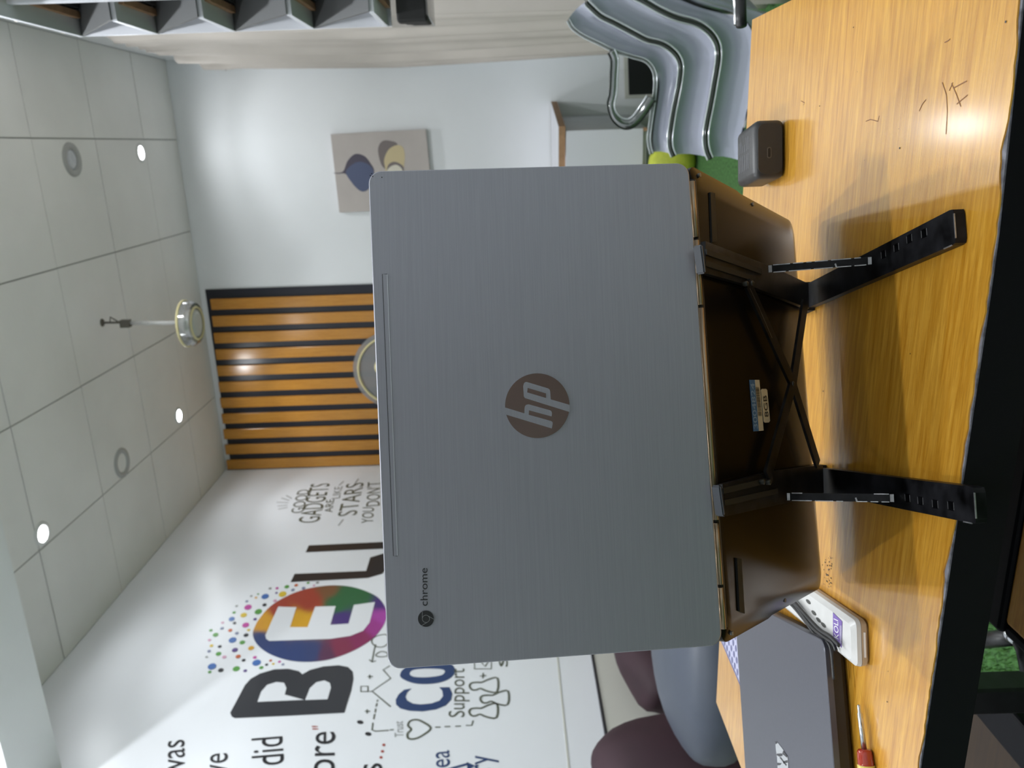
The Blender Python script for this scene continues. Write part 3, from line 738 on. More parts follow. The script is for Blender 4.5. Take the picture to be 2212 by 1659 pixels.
for k, L in enumerate((L1, L2, L3, L4)):
    near = catmull([N5(*p) for p in L], 5)
    base = B0 + ax * .1 + lat * .13
    t = thing('acrylic_chair', names[k], 'chair', (base.x, base.y, FLOOR), 'clear chairs stacked behind the table')
    bm = bmesh.new()
    cols = []
    for j in range(7):
        f = j / 6
        sag = -.055 * (1 - (1 - f) ** 2.2) - .008 * math.sin(math.pi * f)
        cols.append([bm.verts.new(p + lat * (WID * f) + Vector((0, 0, sag))) for p in near])
    for a, b in zip(cols, cols[1:]):
        for i in range(len(near) - 1): bm.faces.new((a[i], a[i + 1], b[i + 1], b[i]))
    obj('shell', bm, M['acrylic_low' if k == 3 else 'acrylic'], t, True)
    nxt = (L2, L3, L4, [(x + 420, y + 30) for x, y in L4])[k]
    n2_ = catmull([N5(*p) for p in nxt], 5)
    def samp(q, f):
        Ls = [0]
        for a_, b_ in zip(q, q[1:]): Ls.append(Ls[-1] + (b_ - a_).length)
        d_ = f * Ls[-1]
        for i_ in range(len(q) - 1):
            if d_ <= Ls[i_ + 1] or i_ == len(q) - 2:
                return q[i_].lerp(q[i_ + 1], max(0, min(1, (d_ - Ls[i_]) / max(1e-9, Ls[i_ + 1] - Ls[i_]))))
    bm = bmesh.new(); st = []
    for i in range(61):
        a_, b_ = samp(near, i / 60), samp(n2_, i / 60)
        st.append([bm.verts.new(a_.lerp(b_, f) + lat * (.006 + .016 * math.sin(math.pi * f))) for f in (0.03, .25, .5, .75, .97)])
    for a_, b_ in zip(st, st[1:]):
        for i in range(4): bm.faces.new((a_[i], a_[i + 1], b_[i + 1], b_[i]))
    obj('side_flange', bm, M['acrylic_low' if k == 3 else 'acrylic_side'], t, True)
    if k < 3:
        rr = (.0030, .0052, .0058)[k]
        inner = []
        for i_, p_ in enumerate(near):
            tg_ = (near[min(i_ + 1, len(near) - 1)] - near[max(i_ - 1, 0)]).normalized()
            inner.append(tg_.cross(lat).normalized())
        bm = bmesh.new(); tube(bm, near, rr, 8); obj('rim', bm, M['rim_refraction'] if k else M['acrylic_rim'], t, True)
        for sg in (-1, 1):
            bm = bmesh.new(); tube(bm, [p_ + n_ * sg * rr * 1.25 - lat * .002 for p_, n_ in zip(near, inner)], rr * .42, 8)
            obj('rim_glint', bm, M['rim_highlight'], t, True)  # highlights along the clear rim, painted in as thin bright tubes
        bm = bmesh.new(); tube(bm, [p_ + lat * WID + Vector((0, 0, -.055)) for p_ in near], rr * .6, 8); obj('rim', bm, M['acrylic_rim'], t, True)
    i_f, i_b = len(near) - 8, int(len(near) * .55)
    for i in (i_f, i_b):
        for d in (.075, WID - .03):
            p = near[i] + lat * d + Vector((0, 0, -.03))
            foot = Vector((p.x + ax.x * (.02 if i == i_f else -.02) , p.y + ax.y * .02, FLOOR))
            bm = bmesh.new(); tube(bm, [p + Vector((0, 0, -.012 if k == 3 else -.02)), (p + foot) / 2, foot + Vector((0, 0, .012 * (3 - k)))], [.011, .009, .008], 8)
            obj('leg', bm, M['acrylic'], t, True)
    if k == 0:
        arm = [(525, 480), (555, 560), (550, 700), (540, 880), (520, 980), (545, 1080), (610, 1150), (690, 1165), (760, 1120), (830, 1030), (900, 920)]
        bm = bmesh.new()
        pts = catmull([N5(x, y, -.012) for x, y in arm], 5)
        n_ = len(pts); tube(bm, pts, [.0075 + .004 * max(0, min(1, (i - n_ * .45) / (n_ * .2))) for i in range(n_)], 10)
        ARM = obj('arm', bm, M['acrylic_rim'], t, True)
        for sg in (-1, 1):
            e_ = []
            for i_, p_ in enumerate(pts):
                tg_ = (pts[min(i_ + 1, n_ - 1)] - pts[max(i_ - 1, 0)]).normalized()
                e_.append(p_ + tg_.cross(lat).normalized() * sg * (.0085 + .004 * max(0, min(1, (i_ - n_ * .45) / (n_ * .2)))) - lat * .003)
            bm = bmesh.new(); tube(bm, e_, .0022, 8); obj('arm_edge', bm, M['rim_highlight' if sg > 0 else 'rim_refraction'], ARM, True)  # highlight and refraction of the clear arm painted in as edge tubes
# dark rail beside the table's far corner
t = thing('metal_rail', 'dark metal rail of a frame behind the far right table corner', 'rail', (.2, 1.05, FLOOR))
bm = bmesh.new(); tube(bm, [onz(1664, 26, -.27) + Vector((0, .1, 0)), onz(1663, 0, -.27) + Vector((0, .1, 0)), onz(1660, -140, -.27) + Vector((0, .1, 0))], .006, 10); obj('bar', bm, M['black_metal'], t, True)
bm = bmesh.new(); tube(bm, [onz(1655, 22, -.27) + Vector((0, .1, .002)), onz(1650, -140, -.27) + Vector((0, .1, .002))], .003, 8); obj('bar', bm, M['steel'], t, True)
pp = onz(1660, -140, -.27) + Vector((0, .1, 0))
bm = bmesh.new(); tube(bm, [pp, (pp.x, pp.y, FLOOR)], .008, 10); obj('leg', bm, M['black_metal'], t, True)

# ------------------------------------------------------------------ seats by the left wall
def blob(center, rad, p=2.4, wr=0.0, seed=0, sub=4, tilt=0.0):
    bm = bmesh.new(); bmesh.ops.create_icosphere(bm, subdivisions=sub, radius=1)
    rn = random.Random(seed); ph = [rn.uniform(0, 6) for _ in range(6)]
    for v in bm.verts:
        c_ = v.co.normalized()
        n = (abs(c_.x) ** p + abs(c_.y) ** p + abs(c_.z) ** p) ** (-1 / p)
        q = c_ * n
        dn = 1 + wr * (math.sin(5 * q.y + 7 * q.z + ph[0]) * .5 + math.sin(9 * q.y - 5 * q.z + ph[1]) * .35 + math.sin(4 * q.x + 11 * q.z + ph[2]) * .3)
        v.co = Vector((q.x * rad[0], q.y * rad[1], q.z * rad[2])) * dn
        v.co = Matrix.Rotation(tilt, 3, 'Z') @ v.co + Vector(center)
    return bm
t = thing('maroon_armchair', 'maroon padded armchair with folded upholstery by the left wall', 'armchair', (-1.6, 2.4, FLOOR))
obj('backrest', blob((-1.73, 2.46, -.51), (.115, .37, .175), 2.8, .055, 3), M['maroon'], t, True)
obj('seat', blob((-1.64, 2.46, -.70), (.18, .35, .12), 4, .02, 4), M['maroon'], t, True)
obj('base', rbox((-1.80, 2.16, FLOOR), (-1.50, 2.76, -.76), .02, 2), M['black_metal'], t)
t = thing('maroon_bean_bag', 'dark maroon rounded bean bag against the left wall, at the frame edge', 'bean bag', (-1.62, 1.86, FLOOR))
obj('bag', blob((-1.735, 1.845, -.53), (.130, .155, .335), 2.4, .02, 6), M['maroon'], t, True)
obj('bag_fold', blob((-1.60, 1.93, -.66), (.10, .16, .23), 2.4, .02, 9), M['maroon'], t, True)
t = thing('pouf', 'blue-grey leatherette pouf on a black drum before the maroon seats', 'pouf', (-1.20, 1.72, FLOOR))
obj('cushion', blob((-1.20, 1.72, -.452), (.30, .28, .112), 2.4, .008, 8, tilt=.3), M['denim'], t, True)
bm = bmesh.new(); lathe(bm, [(0, 0), (.21, 0), (.22, .01), (.22, .38), (.21, .39), (0, .39)], (-1.20, 1.72, FLOOR), n=40); obj('drum', bm, M['black_metal'], t, True)
for k in range(3):
    bm = bmesh.new(); lathe(bm, [(.219, 0), (.226, .004), (.226, .016), (.219, .02)], (-1.20, 1.72, -.62 - .05 * k), n=40); obj('band', bm, M['rubber'], t, True)

# ================================================================== TABLE
TX0, TX1, TY0, TY1 = -0.6985, 0.1095, 0.4045, 0.8495
t = TBL = thing('work_table', 'orange wood-grain table with worn black edging and chipped front', 'table', (-.29, .63, FLOOR))
def yfront(x): return TY0 + max(0, (x + .06) / .12) * .008
prof = []
x = -1.0 * 0 + TX0
rn = random.Random(11)
xs_ = [TX0 + (TX1 - TX0) * i / 160 for i in range(161)]
jag = []
acc = 0
for x in xs_:
    acc = acc * .7 + rn.uniform(-.0007, .0007)
    chip = 0
    if -.005 < x < .045 and False: chip = .0
    if -.030 < x < .006: chip = .0022 * math.sin((x + .030) / .036 * math.pi)
    if -.262 < x < -.232: chip = .0022 * math.sin((x + .262) / .03 * math.pi)
    jag.append(Vector((x, yfront(x) + .0010 + acc * 1.3 + chip, TABLE)))
bm = bmesh.new()
prism(bm, jag + [Vector((TX1, TY1, TABLE)), Vector((TX0, TY1, TABLE))], (0, 0, -.0009))
obj('laminate_sheet', bm, M['wood'], t)
bm = bmesh.new()
low = [Vector((x, yfront(x), TABLE - .0009)) for x in xs_[::8]]
prism(bm, low + [Vector((TX1 - .001, TY1 - .001, TABLE - .0009)), Vector((TX0 + .001, TY1 - .001, TABLE - .0009))], (0, 0, -.0016)); obj('core_board', bm, M['edge_worn'], t)
bm = bmesh.new()
low = [Vector((x, yfront(x) - .0004, TABLE - .0018)) for x in xs_[::8]]
prism(bm, low + [Vector((TX1, TY1, TABLE - .0018)), Vector((TX0, TY1, TABLE - .0018))], (0, 0, -.0275)); obj('edge_band', bm, M['edge_black'], t)
for lx in (TX0 + .05, TX1 - .05):
    for ly in (TY0 + .10, TY1 - .06):
        obj('leg', rbox((lx - .018, ly - .018, FLOOR), (lx + .018, ly + .018, TABLE - .034), .003, 1), M['black_metal'], t)
obj('crossbar', box((TX0 + .05, TY1 - .075, -.36), (TX1 - .05, TY1 - .055, -.284)), M['black_metal'], t)
# scratches and specks of the laminate
SCR = mat('scratch_brown', (.22, .09, .03), .6)
def rib(pts, wd):
    bm = bmesh.new(); ribbon(bm, [onz(x, y, TABLE + .0002) for x, y in pts], wd, Vector((0, 0, 1))); obj('scratch', bm, SCR, TBL)
for pts in ([(2035, 178), (2044, 205), (2046, 240), (2043, 290)], [(2055, 180), (2066, 205), (2075, 230)], [(2060, 190), (2082, 178), (2088, 175)], [(2050, 196), (2058, 178)], [(2066, 225), (2090, 205)], [(1985, 240), (1992, 225), (2000, 215)],
            [(1870, 262), (1880, 258), (1896, 262), (1899, 250)], [(2040, 92), (2048, 88), (2052, 84)], [(1735, 228), (1738, 222), (1730, 218)]):
    rib(pts, .0006)
bm = bmesh.new()
for x, y in ((1843, 59), (1852, 155), (1941, 278), (1943, 320), (1867, 346), (2172, 47), (1770, 229), (1966, 764), (1778, 845), (1757, 683), (1918, 1450), (1916, 1516), (1914, 1655)) + tuple((1786 + rn.uniform(-10, 12), 1228 + rn.uniform(-28, 40)) for _ in range(40)):
    p = onz(x, y, TABLE + .0003); s = rn.uniform(.0003, .0008)
    flat(bm, [p + Vector((math.cos(a) * s, math.sin(a) * s, 0)) for a in [k * .9 for k in range(7)]])
obj('specks', bm, M['ink'], t, kind='stuff')

# ------------------------------------------------------------------ stool and boards below the table
t = thing('folding_stool', 'folding stool with orange wood seat and black rim under the table front', 'stool', (-.2, .5, FLOOR))
zs = -.45
q0, q1 = onz(2169, 1345, zs), onz(2196, 1060, zs)
bx0, by1 = q0.x, q0.y
obj('seat', rbox((bx0, .33, zs - .02), (.08, by1, zs), .004, 2), M['bench_wood'], t)
obj('rim', rbox((bx0 - .012, by1 + .0005, zs - .022), (.092, by1 + .05, zs + .003), .004, 2), M['edge_black'], t)
obj('rim', rbox((bx0 - .012, .33, zs - .022), (bx0 - .0005, by1, zs - .001), .003, 2), M['edge_black'], t)
for s in (bx0 + .01, .06):
    bm = bmesh.new(); tube(bm, [(s, .36, zs - .022), (s, .74, FLOOR + .01)], .009, 8); obj('leg', bm, M['black_metal'], t, True)
    bm = bmesh.new(); tube(bm, [(s - .02, .62, zs - .022), (s - .02, .36, FLOOR + .01)], .009, 8); obj('leg', bm, M['black_metal'], t, True)
c = onz(2190, 1370, -.55)
bm = bmesh.new(); lathe(bm, [(0, -.01), (.009, -.008), (.011, 0), (.009, .008), (0, .01)], c, (0, 1, 0), 14); obj('rivet', bm, M['steel'], t, True)
bm = bmesh.new(); tube(bm, [onz(2192, 1352, -.55), c, onz(2207, 1405, -.55), onz(2216, 1450, -.55)], .006, 8); obj('hinge_arm', bm, M['black_metal'], t, True)
bm = bmesh.new(); tube(bm, [onz(2115, 1384, -.62), onz(2200, 1374, -.62)], .011, 8); obj('crossbar', bm, M['black_metal'], t, True)
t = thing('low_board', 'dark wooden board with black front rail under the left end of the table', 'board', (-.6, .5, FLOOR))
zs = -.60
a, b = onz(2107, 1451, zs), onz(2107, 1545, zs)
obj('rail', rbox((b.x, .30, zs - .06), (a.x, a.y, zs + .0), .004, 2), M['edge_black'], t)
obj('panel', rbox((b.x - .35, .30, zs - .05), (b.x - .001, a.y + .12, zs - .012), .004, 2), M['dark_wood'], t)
for lx in (a.x - .02, b.x - .32):
    for ly in (.34, a.y - .03):
        obj('leg', box((lx - .015, ly - .015, FLOOR), (lx + .015, ly + .015, zs - .05)), M['black_metal'], t)
# blades of turf where the floor shows near by
bm = bmesh.new(); rn = random.Random(5)
for _ in range(5200):
    x, y = rn.uniform(-1.25, -.55), rn.uniform(.90, 1.40)
    h, a = rn.uniform(.010, .02), rn.uniform(0, 6.28)
    d = Vector((math.cos(a), math.sin(a), 0)) * .0016; l = Vector((rn.uniform(-.008, .008), rn.uniform(-.008, .008), h))
    p = Vector((x, y, FLOOR))
    bm.faces.new([bm.verts.new(p - d), bm.verts.new(p + d), bm.verts.new(p + l)])
o = obj('turf_grass', bm, M['blade']); o['kind'] = 'stuff'; tag(o, 'short green artificial grass of the floor below the table', 'grass')

# ================================================================== LAPTOP
LC = Vector((-.14999, .44741, -.11538))
LR = Matrix(((.93218902, -.36187431, .00840376), (.3614776, .9294523, -.07384018), (.01890998, .07187078, .99723468)))
AB = R(42.621)
def LP(x, y, z): return LC + LR @ Vector((x, y, z))
bdir, bn = Vector((0, math.cos(AB), -math.sin(AB))), Vector((0, math.sin(AB), math.cos(AB)))
def BPT(x, s, tt): return LC + LR @ (Vector((x, .004, -.004)) + bdir * s + bn * tt)
LN = LR @ Vector((0, -1, 0))
BN = LR @ bn
def lid_at(x, y, d=0.0): return onp(x, y, LC + LN * d, LN)
def und(x, y, tt=0.0): return onp(x, y, BPT(0, 0, tt), BN)
def rr(x0, x1, z0, z1, r, n=6):
    out = []
    for cx_, cz_, a0 in ((x1 - r, z1 - r, 0), (x0 + r, z1 - r, 90), (x0 + r, z0 + r, 180), (x1 - r, z0 + r, 270)):
        for k in range(n + 1):
            a = R(a0 + 90 * k / n); out.append((cx_ + r * math.cos(a), cz_ + r * math.sin(a)))
    return out
LW, LH = .145, .1945
t = LT = thing('laptop', 'open silver laptop seen from behind on the black folding stand', 'laptop', BPT(0, .189, 0))
def loops(bm, rings):
    vr = [[bm.verts.new(p) for p in r_] for r_ in rings]
    for A, B in zip(vr, vr[1:]):
        n = len(A)
        for i in range(n): bm.faces.new((A[i], A[(i + 1) % n], B[(i + 1) % n], B[i]))
    bm.faces.new(vr[0][::-1]); bm.faces.new(vr[-1])
o1, o2 = rr(-LW, LW, 0, LH, .0075), rr(-LW + .0006, LW - .0006, .0006, LH - .0006, .007)
bm = bmesh.new(); loops(bm, [[LP(x, 0, z) for x, z in o2], [LP(x, .0006, z) for x, z in o1], [LP(x, .0012, z) for x, z in o1]])
LID = smooth_by_angle(obj('lid', bm, M['lid'], t), 20)
bm = bmesh.new(); loops(bm, [[LP(x, .0013, z) for x, z in o1], [LP(x, .0040, z) for x, z in o1], [LP(x, .0046, z) for x, z in o2]])
obj('lid_rim', bm, M['lid_edge'], t)
o3 = rr(-LW + .004, LW - .004, .010, LH - .004, .004)
bm = bmesh.new(); loops(bm, [[LP(x, .0047, z) for x, z in o3], [LP(x, .0052, z) for x, z in o3]]); obj('screen', bm, M['ink'], t)
# antenna strip near the lid's top edge: dark seam, plate, painted highlight line
s_px = [(826, 592), (836, 592), (858, 1201), (850, 1201)]
s3 = [lid_at(x, y, .00025) for x, y in s_px]
bm = bmesh.new(); flat(bm, s3); obj('antenna_strip', bm, M['lid'], LID)
bm = bmesh.new()
ribbon(bm, [s3[1], s3[0], s3[3], s3[2]], .00045, LN); obj('strip_seam', bm, M['groove_and_reflection'], LID)
bm = bmesh.new(); ribbon(bm, [lid_at(x, y, .0003) for x, y in ((836.5, 593), (858.5, 1200))], .00028, LN); obj('strip_seam', bm, M['sheen'], LID, label='painted highlight along the seam')
# round badge with two cut-out letters
z5 = lambda x, y: zp(x, y, 7.542, 1040, 760)
bc = lid_at(*z5(911, 876), .0004)
ex = (lid_at(*z5(911, 300), .0004) - bc).normalized(); ez = (lid_at(*z5(380, 876), .0004) - bc).normalized()
rb = ((lid_at(*z5(911, 352), .0004) - bc).length + (lid_at(*z5(911, 1402), .0004) - bc).length + (lid_at(*z5(387, 876), .0004) - bc).length + (lid_at(*z5(1440, 876), .0004) - bc).length) / 4
bm = bmesh.new(); prism(bm, [bc + LN * .0001 + (ex * math.cos(a) + ez * math.sin(a)) * rb for a in [2 * math.pi * k / 72 for k in range(72)]], -LN * .0004)
BADGE = obj('badge', bm, M['mirror'], LT, label='round mirror badge with slanted hp letters')
def badge(name, pts, mt, d):
    bm = bmesh.new(); prism(bm, [lid_at(*z5(*p), d) for p in pts], -LN * .0002); return obj(name, bm, mt, BADGE)
badge('letter', [(395, 910), (700, 1002), (703, 920), (710, 885), (730, 862), (770, 855), (1120, 953), (1142, 970), (1150, 1000), (1143, 1052), (775, 952), (770, 1025), (1135, 1127), (1157, 1142), (1162, 1165), (1147, 1248), (427, 1030), (385, 1015), (375, 905)], M['lid'], .0007)
badge('letter', [(735, 490), (1085, 595), (1112, 615), (1120, 645), (1130, 775), (1437, 864), (1450, 985), (1420, 975), (708, 752), (692, 725), (680, 560), (692, 515), (710, 495)], M['lid'], .0007)
badge('letter_hole', [(752, 588), (1052, 678), (1052, 752), (745, 660)], M['mirror'], .0009)
# second mark: round black symbol and its word
zc = lambda x, y: zp(x, y, 2.967, 700, 1100)
c0 = lid_at(*zc(653, 702), .0004)
e1 = (lid_at(*zc(653, 600), .0004) - c0).normalized(); e2 = (lid_at(*zc(600, 702), .0004) - c0).normalized()
r0 = (lid_at(*zc(653, 650), .0004) - c0).length
def circ(r_, n=40, a0=0): return [(e1 * math.cos(a) + e2 * math.sin(a)) * r_ for a in [a0 + 2 * math.pi * k / n for k in range(n)]]
bm = bmesh.new(); prism(bm, [c0 + p for p in circ(r0)], -LN * .0002); LOGO = obj('round_logo', bm, M['ink'], LT)
bm = bmesh.new(); ribbon(bm, [c0 + LN * .0002 + p for p in circ(r0 * .45)], r0 * .05, LN, True)
for k in range(3):
    a = R(90 + 120 * k)
    p0 = (e1 * math.cos(a) + e2 * math.sin(a)) * r0 * .45; tg = (e1 * -math.sin(a) + e2 * math.cos(a))
    ribbon(bm, [c0 + LN * .0002 + p0, c0 + LN * .0002 + p0 - tg * r0 * .88], r0 * .05, LN)
obj('logo_lines', bm, mat('logo_line_grey', (.25, .25, .26), .4), LOGO)
bm = bmesh.new(); A_ = lid_at(*zc(664, 619), .0004)
text(bm, 'chrome', A_, lid_at(*zc(662, 377), .0004), lid_at(*zc(614, 620), .0004) - A_, .73); obj('lettering', bm, M['ink'], LT)
bm = bmesh.new()
for x, y in ((803, 375), (805, 381), (825, 383), (800, 379)):
    p = lid_at(x, y, .0003); flat(bm, [p + (e1 * math.cos(a) + e2 * math.sin(a)) * .0004 for a in [k for k in range(6)]])
obj('paint_chip', bm, M['ink'], LID)
# base
def bl(x, s0, s1, r, rear, front):
    """outline of the base: the rear part by the hinge is a little wider than the front part"""
    p = rr(-x, x, s0, s1, r)
    q = []
    for i, (a, b) in enumerate(p):
        q.append((a, b))
        if i == 13: q += [(-x, .083), (-x, .076)]
        if i == 27: q += [(x, .076), (x, .083)]
    return [(a + math.copysign(rear if b < .080 else front, a), b) for a, b in q]
full = bl(LW, .0005, .189, .009, .0016, -.0006); ins = bl(LW - .013, .002, .176, .010, .0016, -.0006)
bm = bmesh.new()
loops(bm, [[BPT(x, s, 0) for x, s in ins], [BPT(x, s, .0018) for x, s in bl(LW - .004, .001, .185, .010, .0016, -.0006)], [BPT(x, s, .0036) for x, s in full], [BPT(x, s, .0122) for x, s in full], [BPT(x, s, .0128) for x, s in bl(LW - .001, .0015, .188, .009, .0016, -.0006)]])
BASE = smooth_by_angle(obj('base', bm, M['base'], LT), 40)
for i, px in enumerate((((1531, 416), (1541, 418), (1546, 522), (1535, 524)), ((1588, 1205), (1598, 1207), (1605, 1325), (1594, 1320)))):
    bm = bmesh.new(); prism(bm, [und(x, y, 0) for x, y in px], -BN * .0012); obj('rubber_foot', bm, M['rubber'], BASE)
for x, y in ((1512, 378), (1627, 441), (1582, 1368), (1696, 1297)):
    bm = bmesh.new(); c = und(x, y, .0004 if x < 1600 else .0012); lathe(bm, [(.0012, .0012), (.0014, -.0003), (.0009, -.0002), (0, -.0001)], c, BN, 14); obj('screw', bm, M['port_rim'], BASE, True)
# stickers
def sticker(name, px, mt, h=.00025, par=None):
    bm = bmesh.new(); prism(bm, [und(x, y, -h) for x, y in px], BN * .0002); return obj(name, bm, mt, par or BASE)
sticker('barcode_label', [(1619, 820.5), (1640.5, 820.5), (1649.6, 930), (1628, 932)], M['label_cream'])
sticker('barcode_label', [(1619, 820.5), (1630.5, 820.5), (1639.4, 931), (1628, 932)], M['label_blue'], .0004)
bm = bmesh.new(); A_ = und(1637, 926, -.0006)
text(bm, '3004824', A_, und(1629.5, 828, -.0006), und(1628.5, 927, -.0006) - A_); obj('sticker_print', bm, mat('pale_blue_print', (.28, .42, .62), .5), BASE)
bm = bmesh.new(); rn = random.Random(3); f = .03
while f < .80:
    wd = rn.choice((.008, .012, .02)); a0, a1 = f, f + wd
    P0 = lambda g, e: und(1632 + 8.2 * g + (7.4 if e else 0), 834 + 82 * g, -.0006)
    flat(bm, [P0(a0, 0), P0(a0, 1), P0(a1, 1), P0(a1, 0)]); f += wd + rn.choice((.012, .018))
obj('barcode', bm, M['ink'], BASE)
lc = [(1646, 840.2), (1655, 840), (1657.5, 843), (1663.5, 909), (1661, 912.5), (1652.5, 913), (1650, 910), (1644, 843)]
sticker('memory_label', lc, M['label_cream'], .0004)
bm = bmesh.new(); A_ = und(1660.5, 900, -.0006); text(bm, '8GB', A_, und(1656, 854, -.0006), und(1652.5, 901, -.0006) - A_); obj('sticker_print', bm, M['ink'], BASE)
# hinge
for a, b in ((-.137, -.112), (-.111, -.074), (-.073, .056), (.057, .098), (.099, .135)):
    bm = bmesh.new(); tube(bm, [LP(a + .0005, .0040, -.0026), LP(b - .0005, .0040, -.0026)], .0017, 12); obj('hinge_barrel', bm, M['hinge'], LT, True)

bm = bmesh.new(); tube(bm, [LP(-.136, .0068, -.0030), LP(.136, .0068, -.0030)], .0030, 10); obj('hinge_gap_shade', bm, M['hinge_dark'], LT, True)  # dark tube put in for the shade of the gap behind the barrels

# ================================================================== LAPTOP STAND
def obox(bm, A, B, wd, th, up):
    A, B, up = Vector(A), Vector(B), Vector(up)
    d = (B - A).normalized(); s = d.cross(up).normalized(); u = s.cross(d).normalized()
    P_ = [(p + s * wd / 2 * i + u * th / 2 * j) for p in (A, B) for i, j in ((-1, -1), (1, -1), (1, 1), (-1, 1))]
    v = [bm.verts.new(p) for p in P_]
    for f in ((0, 1, 2, 3), (7, 6, 5, 4), (0, 4, 5, 1), (1, 5, 6, 2), (2, 6, 7, 3), (3, 7, 4, 0)): bm.faces.new([v[i] for i in f])
t = ST = thing('laptop_stand', 'scuffed black folding metal stand holding the silver laptop', 'laptop stand', (-.16, .5, TABLE))
UP = [([(1513, 523), (1512, 592), (1610, 619), (1738, 668), (1737, 614), (1655, 577)], (-.131, .6445), (-.0505, .432), (1660, 581), (1882, 563), [(1910, 549.6), (1938, 535), (1966, 516), (1998, 503.7)], (1503, 530), (1511, 592)),
      ([(1549, 1046), (1553, 1116), (1690, 1086), (1770, 1064), (1768, 1004), (1660, 1018)], (-.269, .587), (-.1915, .378), (1700, 1073), (1930, 1076), [(1962, 1076), (1990, 1082), (2022, 1089), (2056, 1093)], (1543, 1048), (1552, 1114))]
for outline, pf, pt, s0, s1, holes, h0, h1 in UP:
    bm = bmesh.new(); prism(bm, [und(x, y, -.0016) for x, y in outline], -BN * .0034); UA = obj('upper_arm', bm, M['stand'], ST)
    # raised ribs of the arm
    for f0 in (.25, .62):
        A, B, C_, D_ = und(*outline[0], -.0052), und(*outline[1], -.0052), und(*outline[2], -.0052), und(*outline[5], -.0052)
        bm = bmesh.new(); obox(bm, A.lerp(B, f0).lerp(D_.lerp(C_, f0), .08), D_.lerp(C_, f0), .0035, .0014, BN); obj('rib', bm, M['rubber'], UA)
    A, B = und(*h0, -.002), und(*h1, -.002)
    eX = (B - A).normalized()
    bd = LR @ bdir
    A, B = und(h0[0] + 4.5, h0[1], -.0042), und(h1[0] + 4.5, h1[1], -.0042)
    bm = bmesh.new(); obox(bm, A, B, .0030, .0056, BN); bmesh.ops.bevel(bm, geom=bm.edges[:], offset=.0008, segments=2, affect='EDGES'); obj('lip', bm, mat('lip_blue_grey', (.036, .042, .054), .45), UA)  # lip is a lighter blue-grey than the arms
    # base arm: flat bar with four square notches
    Pf, Pt = Vector((pf[0], pf[1], TABLE + .0005)), Vector((pt[0], pt[1], TABLE + .0005))
    d = (Pt - Pf).normalized(); s = Vector((-d.y, d.x, 0)); Lg = (Pt - Pf).length; HW = .0098; TH = .006
    hs = sorted((((onz(x, y, TABLE + .006) - Pf).dot(d), (onz(x, y, TABLE + .006) - Pf).dot(s)) for x, y in holes))
    T = Matrix((( d.x, s.x, 0, Pf.x), (d.y, s.y, 0, Pf.y), (0, 0, 1, Pf.z), (0, 0, 0, 1)))
    bm = bmesh.new(); e = 0.0
    for a, off in hs:
        bx(bm, (e, -HW, 0), (a - .0028, HW, TH), T)
        bx(bm, (a - .0028, -HW, 0), (a + .0028, off - .0026, TH), T); bx(bm, (a - .0028, off + .0026, 0), (a + .0028, HW, TH), T)
        bx(bm, (a - .0028, off - .0026, 0), (a + .0028, off + .0026, .0012), T)
        e = a + .0028
    bx(bm, (e, -HW, 0), (Lg - .004, HW, TH), T)
    out = [T @ Vector((Lg - .004, -HW, 0)), T @ Vector((Lg - .001, -HW + .0005, 0)), T @ Vector((Lg, -HW + .003, 0)), T @ Vector((Lg, HW - .003, 0)), T @ Vector((Lg - .001, HW - .0005, 0)), T @ Vector((Lg - .004, HW, 0))]
    prism(bm, out, (0, 0, TH))
    bmesh.ops.remove_doubles(bm, verts=bm.verts, dist=1e-6)
    BAR = obj('base_arm', bm, M['stand'], ST)
    bm = bmesh.new()                                             # metal showing where the paint wore off along the edge
    for q0, q1 in ((Vector((Lg, -HW + .003, TH)), Vector((Lg, HW - .003, TH))), (Vector((Lg - .012, -HW, TH)), Vector((Lg - .004, -HW, TH)))):
        obox(bm, T @ q0, T @ q1, .0007, .0006, (0, 0, 1))
    for a, off in hs:
        for o_ in (-.0030, .0030):
            obox(bm, T @ Vector((a + o_, off - .002, TH)), T @ Vector((a + o_, off + .0022, TH)), .00035, .0003, (0, 0, 1))
    obj('worn_edge', bm, M['bare'], BAR)
    # strut
    A, B = und(*s0, -.008), onz(*s1, TABLE + .008)
    face = (Vector((0, 0, 0)) - (A + B) / 2).normalized()
    bm = bmesh.new(); obox(bm, A, B, .0052, .0045, face); SR = obj('strut', bm, M['stand'], ST)
    bm = bmesh.new(); dd = (B - A).normalized(); sd = dd.cross(face).normalized(); L_ = (B - A).length
    rs = random.Random(int(s0[1]))
    for sg in (-1, 1):
        f = .05
        while f < .93:
            g = min(f + rs.uniform(.05, .22), .96)
            if rs.random() < .62:
                o_ = sd * sg * .0025 + face * .0022
                obox(bm, A + dd * (f * L_) + o_, A + dd * (g * L_) + o_, .0006, .0004, face)
            f = g + .03
    for f in (.02, .985):
        obox(bm, A + dd * (f * L_) - sd * .0024 + face * .0023, A + dd * (f * L_) + sd * .0024 + face * .0023, .0022, .0003, face)
    obox(bm, A + dd * (.66 * L_) - sd * .002 * 0 + face * .0023, A + dd * (.67 * L_) + sd * .0024 + face * .0023, .001, .0003, face)
    obj('worn_edge', bm, M['bare'], SR)
    # pivot block at the far end of the base arm
    bm = bmesh.new(); bx(bm, (-.010, -HW - .002, 0), (.010, HW + .002, .012), T); obj('pivot_block', bm, M['rubber'], ST)
